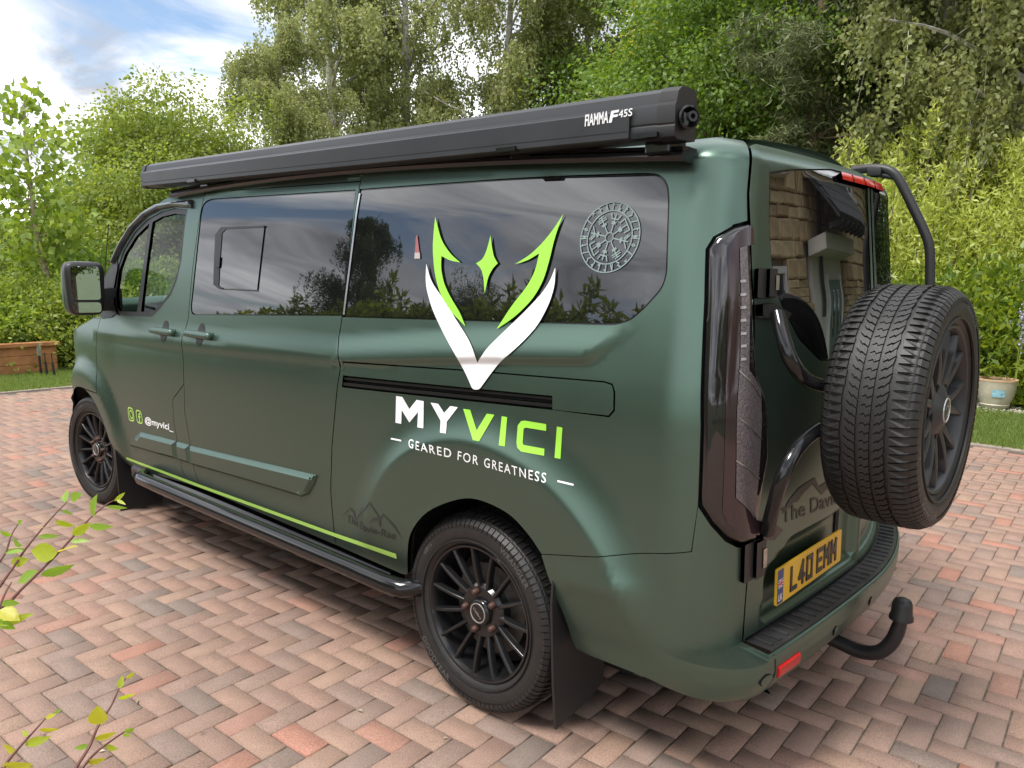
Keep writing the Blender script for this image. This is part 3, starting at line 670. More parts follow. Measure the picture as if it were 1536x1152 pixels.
for i in range(2, n_-2, 3):
    a = Vector(inn[i])+Vector((-.038, 0, 0)); b = Vector(out[i])+Vector((.012, 0, 0)); a.z = b.z = ZPAD+.006
    mb = MB(); mb.tube([a, b], .0045, 6); sub(mb.build('step_rib', M_pad, None, True), pad)
# reflector and parking sensors
refl = sub(raised('reflector', roundp([(u_of_r(.055), .382), (u_of_r(.22), .382), (u_of_r(.22), .422), (u_of_r(.055), .422)], .005), [(0, .003), (.004, .006)], M_brake, None, surfB), bumper)
for c in ((XC-LC*.93, .405), (u_of_r(.55), .40), (u_of_r(.96), .40)):
    th = np.linspace(0, 2*math.pi, 17)[:-1]
    so = sub(panel('parking_sensor', [(c[0]+.0145*math.cos(a), c[1]+.0145*math.sin(a)) for a in th], M_paint, f=surfB, off=.003, step=.03, skirt=.006), bumper)
    so2 = sub(panel('sensor_ring', [(c[0]+.017*math.cos(a), c[1]+.017*math.sin(a)) for a in th], M_void, holes=[[(c[0]+.0145*math.cos(a), c[1]+.0145*math.sin(a)) for a in th]], f=surfB, off=.001, step=.03, skirt=0), bumper)
# seam where the corner piece meets the bumper centre
cs = np.array([(u_of_r(.03), ZPAD-.004), (u_of_r(.035), .42), (u_of_r(.02), .385), (u_of_r(-.005), .366)])
sub(panel('bumper_seam', np.concatenate([cs+np.array([.002, 0]), cs[::-1]-np.array([.002, 0])]), M_void, f=surfB, off=.001, step=.02, skirt=0), bumper)
# ------------------------------------------------------------------ decals
def font_mesh(txt, shear=0.0, spacing=1.0):
    cu = bpy.data.curves.new('txt', 'FONT'); cu.body = txt; cu.size = 1.0; cu.space_character = spacing; cu.shear = shear; cu.resolution_u = 3
    ob = bpy.data.objects.new('txt', cu); COL.objects.link(ob)
    dg = bpy.context.evaluated_depsgraph_get(); me = bpy.data.meshes.new_from_object(ob.evaluated_get(dg))
    V = np.array([tuple(v_.co) for v_ in me.vertices]); F = [list(p_.vertices) for p_ in me.polygons]
    bpy.data.objects.remove(ob); bpy.data.curves.remove(cu); bpy.data.meshes.remove(me)
    return V[:, :2], F
def fatten(V, F, w):
    """push outline vertices outwards for a bolder letter"""
    from collections import Counter
    c = Counter(); 
    for f_ in F:
        for i in range(len(f_)):
            c[(f_[i], f_[(i+1) % len(f_)])] += 1
    N = np.zeros_like(V)
    for (a, b) in c:
        if (b, a) not in c:
            d = V[b]-V[a]; l = np.hypot(*d)
            if l > 1e-9: n = np.array([d[1], -d[0]])/l; N[a] += n; N[b] += n
    l = np.linalg.norm(N, axis=1, keepdims=True); return V+N/np.maximum(l, 1e-9)*w*(l > 1e-9)
def text_decal(name, txt, quad, mat, parent, off=.0016, bold=0.0, f=None, spacing=1.0, shear=0.0, ref=None):
    """quad: pixel corners bl, br, tr, tl of the letters' box"""
    V, F = font_mesh(txt, shear, spacing)
    if bold: V = fatten(V, F, bold)
    lo = V.min(0); hi = V.max(0)
    if ref: lo[1], hi[1] = ref
    s = (V-lo)/(hi-lo); Q = uv(quad, f) if np.asarray(quad).max() > 10 else np.asarray(quad, float)
    U = ((1-s[:, :1])*(1-s[:, 1:]))*Q[0]+(s[:, :1]*(1-s[:, 1:]))*Q[1]+(s[:, :1]*s[:, 1:])*Q[2]+((1-s[:, :1])*s[:, 1:])*Q[3]
    ff = f or surf0; P = ff(U[:, 0], U[:, 1])+nrm(base, U[:, 0], U[:, 1])*off
    me = mesh_np(name, P, F); bm = bmesh.new(); bm.from_mesh(me); bm.normal_update()
    o = link(name, me, mat); bm.free()
    return sub(o, parent) if parent else to_van(o)
def decal(name, px, mat, parent=None, off=.0016, f=None, step=.03, smooth=0, k=None):
    pts = np.asarray(px, float)
    if smooth: pts = soft(pts)
    o = panel(name, uvp(pts, f), mat, parent, off=off, f=f, step=step, skirt=0, feat=FEAT if step >= .03 else None); return o
def strokes(name, lines, width, mat, parent=None, off=.0016):
    V = []; F = []
    for ln in lines:
        ln = np.asarray(ln, float)
        for a, b in zip(ln[:-1], ln[1:]):
            d = b-a; l = np.hypot(*d)
            if l < 1e-6: continue
            n = np.array([-d[1], d[0]])/l*width/2; e_ = d/l*width*.3; i = len(V); V += [a-e_-n, b+e_-n, b+e_+n, a-e_+n]; F.append([i, i+1, i+2, i+3])
    V = np.array(V); P = surf0(V[:, 0], V[:, 1])+nrm(base, V[:, 0], V[:, 1])*off
    o = obj_np(name, P, np.array(F), mat); return sub(o, parent) if parent else to_van(o)
z2 = lambda pts: [(480+a*.390625, 200+b*.390625) for a, b in pts]
z4 = lambda pts: [(500+a/3.84, 560+b/3.84) for a, b in pts]
z6 = lambda pts: [(180+a/9.6, 580+b/9.6) for a, b in pts]
logo = decal('antler_logo', z2([(446, 322), (470, 415), (508, 468), (543, 497), (502, 489), (470, 472), (468, 520), (480, 580), (508, 636), (542, 690), (562, 742), (500, 680), (462, 612), (443, 535), (436, 445), (440, 378)]), M_lime, off=.0045, smooth=1)
sub(decal('logo_antler', z2([(938, 310), (905, 400), (884, 490), (862, 565), (822, 636), (752, 706), (682, 752), (738, 664), (798, 590), (830, 530), (845, 462), (800, 490), (752, 503), (808, 470), (862, 418), (905, 362)]), M_lime, off=.0045, smooth=1), logo)
sub(decal('logo_star', z2([(658, 393), (664, 440), (671, 475), (686, 500), (668, 518), (650, 550), (641, 590), (636, 614), (634, 590), (631, 550), (622, 520), (603, 500), (628, 485), (642, 455), (652, 420)]), M_lime, off=.0045, smooth=1), logo)
sub(decal('logo_chevron', z2([(412, 502), (430, 570), (480, 640), (530, 722), (580, 800), (608, 882), (640, 830), (705, 766), (785, 690), (850, 622), (885, 572), (907, 516), (906, 580), (886, 650), (840, 740), (765, 818), (695, 878), (660, 922), (615, 984), (590, 984), (560, 915), (522, 850), (474, 762), (432, 672), (408, 580)]), M_white, off=.0045, smooth=1), logo)
LET = [('M', [(364, 130), (400, 136), (440, 205), (482, 152), (523, 160), (520, 316), (486, 310), (490, 222), (440, 282), (396, 212), (393, 290), (360, 284)], M_white),
       ('Y', [(562, 168), (606, 175), (640, 228), (676, 188), (719, 195), (655, 278), (650, 346), (616, 340), (620, 272)], M_white),
       ('V', [(750, 204), (790, 210), (828, 328), (886, 232), (930, 238), (842, 390), (806, 384)], M_lime),
       ('I', [(972, 246), (1003, 252), (990, 420), (955, 414)], M_lime),
       ('C', [(1228, 292), (1228, 331), (1110, 312), (1098, 318), (1092, 400), (1098, 412), (1218, 434), (1216, 474), (1084, 450), (1062, 428), (1057, 400), (1064, 300), (1084, 274), (1106, 272)], M_lime),
       ('I', [(1290, 306), (1322, 312), (1310, 492), (1276, 486)], M_lime)]
word = None
for ch, pp, m_ in LET:
    o_ = decal('brand_letter', z4(pp), m_, off=.0018, step=.02)
    if word is None: word = o_
    else: sub(o_, word)
def words_decal(name, txt, quad, mat, parent, spacing, bold):
    Q = np.asarray(quad, float); ext = []; full = font_mesh(txt, 0, spacing)[0]; w0, w1 = full[:, 0].min(), full[:, 0].max()
    pos = 0
    for wd in txt.split(' '):
        i0 = txt.index(wd, pos); pos = i0+len(wd)
        a = font_mesh(txt[i0:], 0, spacing)[0]; left = w1-(a[:, 0].max()-a[:, 0].min()); b_ = font_mesh(txt[:pos], 0, spacing)[0]; right = w0+(b_[:, 0].max()-b_[:, 0].min())
        s0, s1 = (left-w0)/(w1-w0), (right-w0)/(w1-w0); L_ = lambda p_, q_, s: tuple(Q[p_]+(Q[q_]-Q[p_])*s)
        text_decal(name, wd, [L_(0, 1, s0), L_(0, 1, s1), L_(3, 2, s1), L_(3, 2, s0)], mat, parent, bold=bold, spacing=spacing)
words_decal('tagline', 'GEARED FOR GREATNESS', z4([(434, 424), (1226, 632), (1230, 574), (436, 374)]), M_white, word, 1.25, .008)
for q in ([(334, 371), (393, 383), (393, 392), (333, 380)], [(1293, 614), (1386, 636), (1385, 647), (1292, 625)]): sub(decal('tagline_dash', z4(q), M_white), word)
nm = text_decal('small_name', 'The Davie-Rae', z4([(76, 858), (358, 958), (362, 918), (80, 814)]), M_ghost, None, bold=.012)
mt = [[(45, 823), (100, 773), (124, 800), (130, 842), (158, 800), (160, 775), (185, 768), (208, 738), (268, 828), (288, 808), (360, 884), (398, 955), (352, 890), (292, 822), (274, 842), (275, 890), (255, 846), (206, 860), (232, 832), (262, 832), (208, 752), (186, 784), (160, 805), (130, 846), (112, 800), (98, 785)]]
sub(decal('small_mountains', z4(mt[0]), M_ghost, step=.02), nm)
M_ghost2 = pbr('rear dark vinyl', (.05, .062, .056), .45, .5)
rn = text_decal('rear_name', 'The Davie-Rae', [(1172, 786), (1287, 742), (1287, 722), (1172, 762)], M_ghost2, None, bold=.012)
sub(decal('rear_mountains', [(1172, 772), (1183, 750), (1197, 733), (1203, 728), (1222, 716), (1228, 730), (1240, 722), (1262, 728), (1284, 738), (1262, 735), (1241, 732), (1232, 742), (1219, 726), (1206, 738), (1196, 752), (1186, 756)], M_ghost2, step=.02), rn)
st = uvp([(190, 685.5), (245, 706), (297, 725.5), (400, 762.5), (500, 798.5), (594.5, 830.5), (595.5, 838), (500, 804), (400, 767.5), (297, 730), (245, 710), (190, 689)])
panel('lime_stripe', st, M_limel, off=.0018, step=.03, skirt=0)
# social icons
def rrect(quad, ins, r=.35, n=4):
    Q = uv(z6(quad)); c = Q.mean(0); Q = c+(Q-c)*(1-ins); return roundp(Q, np.linalg.norm(Q[1]-Q[0])*r, n)
iq = [(112, 280), (196, 312), (218, 506), (132, 490)]; fq = [(228, 322), (312, 350), (338, 545), (250, 520)]
ic = panel('photo_app_icon', rrect(iq, 0), M_limel, holes=[rrect(iq, .20)], off=.0018, step=.02, skirt=0)
c_ = uv(z6([(168, 400)]))[0]; rx = .5*np.linalg.norm(uv(z6([(140, 385)]))[0]-uv(z6([(196, 415)]))[0])
th = np.linspace(0, 2*math.pi, 21)[:-1]
sub(panel('icon_lens', [(c_[0]+rx*math.cos(a), c_[1]+rx*math.sin(a)) for a in th], M_limel, holes=[[(c_[0]+.68*rx*math.cos(a), c_[1]+.68*rx*math.sin(a)) for a in th]], off=.0018, step=.02, skirt=0), ic)
ic2 = panel('social_icon', rrect(fq, 0), M_limel, holes=[rrect(fq, .20)], off=.0018, step=.02, skirt=0)
sub(decal('icon_letter', z6([(276, 378), (300, 384), (300, 402), (286, 400), (287, 425), (302, 430), (303, 446), (289, 442), (296, 510), (280, 506), (274, 438), (264, 434), (263, 418), (272, 421), (270, 395)]), M_limel, step=.02), ic2)
text_decal('social_handle', '@myvici_', z6([(362, 548), (775, 672), (770, 540), (362, 424)]), M_white, ic2, bold=.03, ref=None)
# etched rune compass on the rear side window
cc = uv([(914, 356)])[0]; eu = (uv([(958.5, 345)])[0]-uv([(869.5, 367)])[0])/2; RC = float(np.linalg.norm(eu))
def ringpts(r, n=64): return [(cc[0]+RC*r*math.cos(a), cc[1]+RC*r*math.sin(a)) for a in np.linspace(0, 2*math.pi, n+1)]
def pol(r, a): return (cc[0]-RC*r*math.sin(a), cc[1]+RC*r*math.cos(a))
ls = [ringpts(1.0), ringpts(.76), ringpts(.13, 20)]
rnd = random.Random(3)
RUNES = [[(-.4, -1), (-.4, 1), (.4, .5)], [(-.4, 1), (-.4, -1), (.4, -.4), (.4, -1)], [(-.4, -1), (-.4, 1), (.4, .4), (-.4, 0)], [(-.5, 1), (.4, 0), (-.5, -1)], [(-.5, -1), (.5, 1)], [(0, -1), (0, 1), (.5, .5)],
         [(-.5, -1), (-.5, 1), (.5, -1), (.5, 1)], [(-.5, 0), (0, .8), (.5, 0), (0, -.8), (-.5, 0)], [(0, -1), (0, 1)], [(-.5, .5), (0, 1), (.5, .5)], [(-.5, 1), (.5, .3), (-.5, -.3), (.5, -1)], [(-.5, -1), (0, 1), (.5, -1)]]
for k in range(24):
    a = 2*math.pi*k/24; g_ = RUNES[k % 12]
    ls.append([pol(.88+.085*y, a+.075*x) for x, y in g_])
for k in range(8):
    a = 2*math.pi*k/8+.2
    ls.append([pol(.13, a), pol(.66, a)])
    ty = k % 4
    for rr_ in ((.40, .44) if ty != 1 else (.36, .40, .44)): ls.append([pol(rr_, a-.16), pol(rr_, a+.16)])
    if ty == 0: ls.append([pol(.68, a-.25), pol(.54, a-.2), pol(.54, a+.2), pol(.68, a+.25)])
    if ty == 1: ls.append([pol(.50, a-.34), pol(.68, a-.28), pol(.68, a+.28), pol(.50, a+.34)])
    if ty == 2: ls += [[pol(.68, a-.28), pol(.58, a-.12), pol(.52, a)], [pol(.68, a+.28), pol(.58, a+.12), pol(.52, a)], [pol(.62, a-.3), pol(.50, a-.1)]]
    if ty == 3: ls += [[pol(.56, a-.25), pol(.56, a+.25)], [pol(.62, a-.22), pol(.62, a+.22)], [pol(.68, a-.12), pol(.68, a+.12)]]
strokes('rune_compass', ls, .0032, M_etch, None, off=.0005)
# small red pennant mark seen in the glass
fl = decal('window_sticker', [(624, 355), (626, 352), (630.5, 388), (622, 388)], pbr('faded red sticker', (.30, .10, .11), .5), off=.0005, step=.02)
sub(decal('sticker_tip', [(622.4, 379), (630, 379), (630.5, 388), (622, 388)], pbr('grey sticker', (.4, .36, .36), .5), off=.0012, step=.02), fl)

# ------------------------------------------------------------------ cladding strips, handles
def clad(px):
    return raised('side_moulding', uvp(px), [(0, .002), (.003, .007), (.019, .019)], M_paint, step=.02)
zz5 = lambda pts: [(60+a*.3255, 540+b*.3255) for a, b in pts]
clad(zz5([(424, 398), (430, 372), (446, 345), (466, 332), (560, 355), (629, 373), (637, 458), (560, 437)]))
clad(zz5([(634, 376), (691, 391), (703, 480), (645, 462)]))
clad(zz5([(695, 394), (900, 442), (1276, 530), (1268, 565), (1240, 620), (1208, 630), (960, 556), (708, 484)]))
for (hx, hy, wd) in ((247, 497, 33), (301, 502, 38)):
    c = uv([(hx, hy)])[0]; hw = .5*abs(uv([(hx-wd/2, hy)])[0][0]-uv([(hx+wd/2, hy)])[0][0])
    th = np.linspace(0, 2*math.pi, 25)[:-1]
    cup = panel('handle_cup', [(c[0]+.037*math.cos(a), c[1]+.054*math.sin(a)) for a in th], M_black, off=.0015, step=.02, skirt=0)
    hb = [(c[0]-hw, c[1]-.018), (c[0]+hw, c[1]-.018), (c[0]+hw, c[1]+.016), (c[0]-hw, c[1]+.016)]; hr = roundp(hb, .015, 4)
    raised('door_handle', hr, [(0, .016), (.003, .026), (.009, .031)], M_paint, step=.02, skirt=.014, angle=60)
# door rail channel
M_rail = pbr('rail channel', (.02, .02, .021), .3, .4)
rl = panel('door_rail', uv([(510, 565), (828, 596), (828, 600), (510, 569)]), M_rail, off=-.006, step=.03, skirt=.02)
sub(panel('rail_lip', uv([(510, 573), (828, 606), (828, 611.5), (510, 578)]), M_rail, off=-.004, step=.03, skirt=.02), rl)
sub(panel('rail_floor', uv([(510, 563), (828, 594.5), (828, 613.5), (510, 580)]), M_void, off=-.022, step=.04, skirt=0), rl)
# ------------------------------------------------------------------ sill and side tube
mb = MB(); prof = [(.930, .345), (.915, .36), (.86, .36), (.84, .28), (.86, .24), (.90, .25), (.928, .30)]
def slope(x): return .02*(2.6-x)/2.2
mb.prism(prof, lambda a, b: (2.74, a, b-.012), lambda a, b: (.47, a-.012, b-.012)); to_van(mb.build('sill', M_gloss, None, True))
mb = MB(); mb.prism([(q[0]*-1, q[1]) for q in prof], lambda a, b: (2.74, a, b-.012), lambda a, b: (.47, a-.012, b-.012)); to_van(mb.build('sill', M_gloss, None, True))
for s_ in (1, -1):
    mb = MB(); T0 = hit(206, 716, 1, .99); T1 = hit(600, 884, 1, .99)
    mid = [T0+(T1-T0)*k for k in np.linspace(.03, .965, 12)]
    pts = [T0+np.array([.06, -.16, 0]), T0+np.array([.035, -.06, 0]), T0+np.array([0, -.012, 0])]+mid+[T1+np.array([0, -.012, 0]), T1+np.array([-.035, -.06, 0]), T1+np.array([-.05, -.16, 0])]
    mb.tube([(p_[0], p_[1]*s_, p_[2]) for p_ in pts], .034, 20); to_van(mb.build('side_step_tube', M_gloss, None, True, 60))
# ------------------------------------------------------------------ roof rail, brackets, awning
case = None
def to_aw(o):
    return to_van(o) if case is None else sub(o, case)
Ra = hit(262, 291, 1, .865); Rm = hit(560, 251, 1, .875); Rb = hit(1030, 231, 1, .862)
rp_ = [(.0, -.020), (.022, -.019), (.028, -.008), (.026, .003), (.018, .005), (.026, .008), (.024, .017), (.0, .020), (-.05, .018), (-.05, -.018)]
def railz(x):
    L2 = [(x-Rm[0])*(x-Rb[0])/((Ra[0]-Rm[0])*(Ra[0]-Rb[0])), (x-Ra[0])*(x-Rb[0])/((Rm[0]-Ra[0])*(Rm[0]-Rb[0])), (x-Ra[0])*(x-Rm[0])/((Rb[0]-Ra[0])*(Rb[0]-Rm[0]))]
    return sum(l*q for l, q in zip(L2, (Ra, Rm, Rb)))
mb = MB(); V = []; F = []; nr = len(rp_); xs_ = np.linspace(Ra[0], Rb[0], 25)
for x_ in xs_:
    q = railz(x_); V += [(x_, q[1]-.004+a, q[2]+b) for a, b in rp_]
F = [[i*nr+k, i*nr+(k+1) % nr, (i+1)*nr+(k+1) % nr, (i+1)*nr+k] for i in range(24) for k in range(nr)]+[list(range(nr)), [24*nr+k for k in range(nr)]]
mb.add(V, F); rail = to_van(mb.build('roof_rail', M_gloss, None, True, 20))
mb = MB(); mb.lathe([(0, 0), (.002, .012), (0, .016)], 20); lo = mb.build('rail_badge', M_chrome, None, True); c = hit(985, 224, 1, .893); lo.location = c; lo.scale = (1.6, 1, .45); sub(lo, rail)
AB, AF = hit(988, 205, 1, .945), hit(216.5, 280, 1, .945)
aprof = [(-.165, .0), (-.03, -.004), (-.004, .002), (.0, .012), (-.002, .026), (-.006, .030), (-.002, .034), (.0, .072), (-.003, .078), (-.010, .082), (-.012, .090), (-.020, .108), (-.045, .120), (-.085, .124), (-.150, .120), (-.168, .105), (-.170, .02)]
aprof = [(a*.62, b) for a, b in aprof]
mb = MB(); mb.prism(aprof, lambda a, b: (AB[0], AB[1]+a, AB[2]+b), lambda a, b: (AF[0], AF[1]+a, AF[2]+b*.93)); case = to_aw(mb.build('awning_case', M_alu, None, True, 22))
mb = MB(); big = [(a*1.03+(.004), b*1.05-.004) for a, b in aprof]
mb.prism(big, lambda a, b: (AB[0]-.045, AB[1]+a*.97-.002, AB[2]+b*.98), lambda a, b: (AB[0]+.005, AB[1]+a, AB[2]+b)); ec = to_aw(mb.build('end_cap', M_black, None, True, 25))
mb = MB(); mb.prism(big, lambda a, b: (AF[0]-.005, AF[1]+a, AF[2]+b*.93), lambda a, b: (AF[0]+.035, AF[1]+a*.97-.002, AF[2]+b*.92)); to_aw(mb.build('end_cap', M_black, None, True, 25))
lead = MB(); lead.prism([(.001, .000), (.008, .004), (.008, .070), (.001, .076)], lambda a, b: (AB[0]+.085, AB[1]+a, AB[2]+b), lambda a, b: (AF[0]+.0, AF[1]+a, AF[2]+b*.93)); lb = to_aw(lead.build('lead_bar', M_alu, None, False))
for zz_ in (.030,):
    mb = MB(); mb.box(((AB[0]+AF[0])/2+.04, 0, 0), (AF[0]-AB[0]-.1, .001, .0022)); q = mb.build('case_groove', M_void, None)
    me_ = q.data
    for v_ in me_.vertices:
        k = (v_.co.x-AB[0])/(AF[0]-AB[0]); v_.co = Vector((v_.co.x, AB[1]+.0083+v_.co.y, AB[2]+(AF[2]-AB[2])*k+.019+v_.co.z))
    to_aw(q)
# crank socket on the rear end
mb = MB(); mb.lathe([(.0, .0), (.0, .028), (.020, .030), (.022, .025), (.016, .021), (.010, .020)], 24); k_ = mb.build('crank_socket', M_gloss, None, True)
k_.rotation_euler = (0, 0, R_(62)); k_.location = (AB[0]-.047, AB[1]-.044, AB[2]+.045); to_aw(k_)
mb = MB(); mb.lathe([(.022, .012), (.036, .013), (.036, .007), (.02, .007)], 14); k2 = mb.build('crank_loop', M_alu, None, True); k2.rotation_euler = (0, 0, R_(62)); k2.location = k_.location; to_aw(k2)
def flat_text(name, txt, P0, ex, ez, h, wd, mat, bold=0, shear=0, spacing=1):
    V, F = font_mesh(txt, shear, spacing)
    if bold: V = fatten(V, F, bold)
    lo, hi = V.min(0), V.max(0); s = (V-lo)/(hi-lo); P = np.asarray(P0)+s[:, :1]*wd*np.asarray(ex)+s[:, 1:]*h*np.asarray(ez)
    return obj_np(name, P, F, mat)
yl = AB[1]+.0096
def onaw(u, v): return hit(u, v, 1, yl)
ta, tb, tcn_ = onaw(877, 190), onaw(912, 184.5), onaw(878, 172)
to_aw(flat_text('awning_lettering', 'FIAMMA', ta, (tb-ta)/np.linalg.norm(tb-ta), (tcn_-ta)/np.linalg.norm(tcn_-ta), np.linalg.norm(tcn_-ta), np.linalg.norm(tb-ta), M_white, bold=.035))
ta, tb, tcn_ = onaw(913, 184.5), onaw(924.5, 182.5), onaw(917, 166.5)
to_aw(flat_text('awning_lettering', 'F', ta, (tb-ta)/np.linalg.norm(tb-ta), (tcn_-ta)/np.linalg.norm(tcn_-ta), np.linalg.norm(tcn_-ta), np.linalg.norm(tb-ta), M_white, bold=.05))
ta, tb, tcn_ = onaw(927.5, 177), onaw(948, 173.5), onaw(928.5, 165.5)
to_aw(flat_text('awning_lettering', '45S', ta, (tb-ta)/np.linalg.norm(tb-ta), (tcn_-ta)/np.linalg.norm(tcn_-ta), np.linalg.norm(tcn_-ta), np.linalg.norm(tb-ta), M_white, bold=.012))
for (pa) in ((305, 283), (778, 238), (985, 207)):
    b0 = hit(pa[0], pa[1], 1, .90); kx = (b0[0]-AB[0])/(AF[0]-AB[0]); zt_ = AB[2]+(AF[2]-AB[2])*kx
    zr_ = railz(b0[0])[2]
    mb = MB(); mb.box((b0[0], .855, (zt_+zr_)/2+.012), (.075, .085, abs(zt_-zr_)+.03), bev=.006); mb.box((b0[0], .91, zt_+.004), (.075, .10, .012)); to_aw(mb.build('awning_bracket', M_gloss, None))
# ------------------------------------------------------------------ mirror, wind deflector, aerial
mc = hit(131, 433, 1, 1.075)
def superbox(c, d, n=2.0, e=3.2, taper=0.0, res=20, M=None):
    V = []; F = []
    for i in range(res+1):
        la = -math.pi/2+math.pi*i/res
        for k in range(2*res):
            lo_ = 2*math.pi*k/(2*res)
            sg = lambda x, p: math.copysign(abs(x)**p, x)
            x = sg(math.cos(la), 2/e)*sg(math.cos(lo_), 2/e); y = sg(math.cos(la), 2/e)*sg(math.sin(lo_), 2/e); z = sg(math.sin(la), 2/e)
            q = Vector((x*d[0]/2, y*d[1]/2*(1-taper*z), z*d[2]/2)); V.append(q)
    if M is not None: V = [M @ q for q in V]
    V = [(q.x+c[0], q.y+c[1], q.z+c[2]) for q in V]; m = 2*res
    F = [[i*m+k, i*m+(k+1) % m, (i+1)*m+(k+1) % m, (i+1)*m+k] for i in range(res) for k in range(m)]
    return V, F
Mm = Matrix.Rotation(R_(-9), 3, 'Z')
mir = None
for s_ in (1, -1):
    mb = MB(); V, F = superbox((0, 0, 0), (.14, .188, .288), e=5.5, taper=-.08); mb.add(V, F)
    ho = mb.build('mirror_housing', M_black, None, True, 70); ho.rotation_euler = (0, 0, R_(-10)*s_); ho.location = (mc[0]+.05, s_*mc[1], mc[2]); to_van(ho)
    mb = MB(); V, F = superbox((.055, .0, 0), (.10, .192, .292), e=4.5); mb.add(V, F); sub_ = mb.build('mirror_cap', M_paint, None, True, 70); sub_.parent = ho
    gm = pbr('mirror glass', (.75, .78, .78), .01, 1.0)
    for (zc_, hh) in ((.030, .178), (-.100, .055)):
        mb = MB(); q = roundp(np.array([(-.068, zc_-hh/2), (.068, zc_-hh/2), (.072, zc_+hh/2), (-.066, zc_+hh/2)]), .018, 4)
        mb.prism(q, lambda a, b: (-.0745, a, b), lambda a, b: (-.064, a, b)); g_ = mb.build('mirror_glass', gm, None); g_.parent = ho
    mb = MB(); mb.box((mc[0]+.06, s_*(mc[1]-.13), mc[2]-.06), (.07, .13, .13), bev=.02); to_van(mb.build('mirror_arm', M_black, None, True))
sail = [(177, 382), (168, 397), (152, 428), (150, 470), (154, 478), (168, 476), (176, 470), (172, 455), (172, 430), (177, 402)]
for s_ in (1, -1): panel('mirror_base', uv(sail), M_black, off=.004, step=.02, skirt=.01, side=s_)
dfp = [(289, 300), (289, 313), (262, 311), (240, 315), (219, 326), (199, 346), (183, 372), (172, 396), (168, 396), (181, 366), (198, 339), (217, 319), (238, 307), (262, 303)]
DFQ = uvp(dfp)
for s_ in (1, -1): raised('wind_deflector', DFQ, [(0, .006), (.004, .018), (.012, .022)], pbr('smoked acrylic', (.05, .055, .06), .15, coat=.5), side=s_, step=.03, angle=50)
a0 = hit(157, 408, 1, .55); a1 = hit(163, 336, 1, .55)
mb = MB(); mb.tube([a0+np.array([0, 0, -.25]), a0, a1], [.004, .0035, .0025], 6); to_van(mb.build('aerial', M_black, None))
# ------------------------------------------------------------------ cab interior
M_int = pbr('dark cab trim', (.018, .018, .019), .6); M_seat = pbr('grey seat cloth', (.05, .05, .053), .85)
mb = MB(); mb.box((1.3, 0, .38), (4.0, 1.6, .05)); mb.box((2.95, 0, 1.03), (.5, 1.62, .30), bev=.06); to_van(mb.build('cab_floor', M_int, None))
mb = MB(); mb.box((1.62, 0, 1.05), (.04, 1.6, 1.3)); to_van(mb.build('bulkhead', M_int, None))
for y_ in (.45, -.45):
    mb = MB(); mb.box((2.15, y_, .72), (.5, .5, .16), bev=.05); mb.box((1.90, y_, 1.05), (.14, .48, .62), Matrix.Rotation(R_(-10), 3, 'Y'), .05); mb.box((1.84, y_, 1.47), (.10, .26, .18), bev=.03); to_van(mb.build('cab_seat', M_seat, None, True))
mb = MB(); mb.lathe([(.0, .178), (.014, .192), (.0, .206), (-.014, .192)], 36, close=True); mb.box((0, 0, 0), (.36, .02, .05)); mb.box((0, 0, -.08), (.04, .02, .18)); sw = mb.build('steering_wheel', M_int, None, True); sw.rotation_euler = (R_(-25), 0, R_(-90)); sw.location = (2.62, -.45, 1.16); to_van(sw)
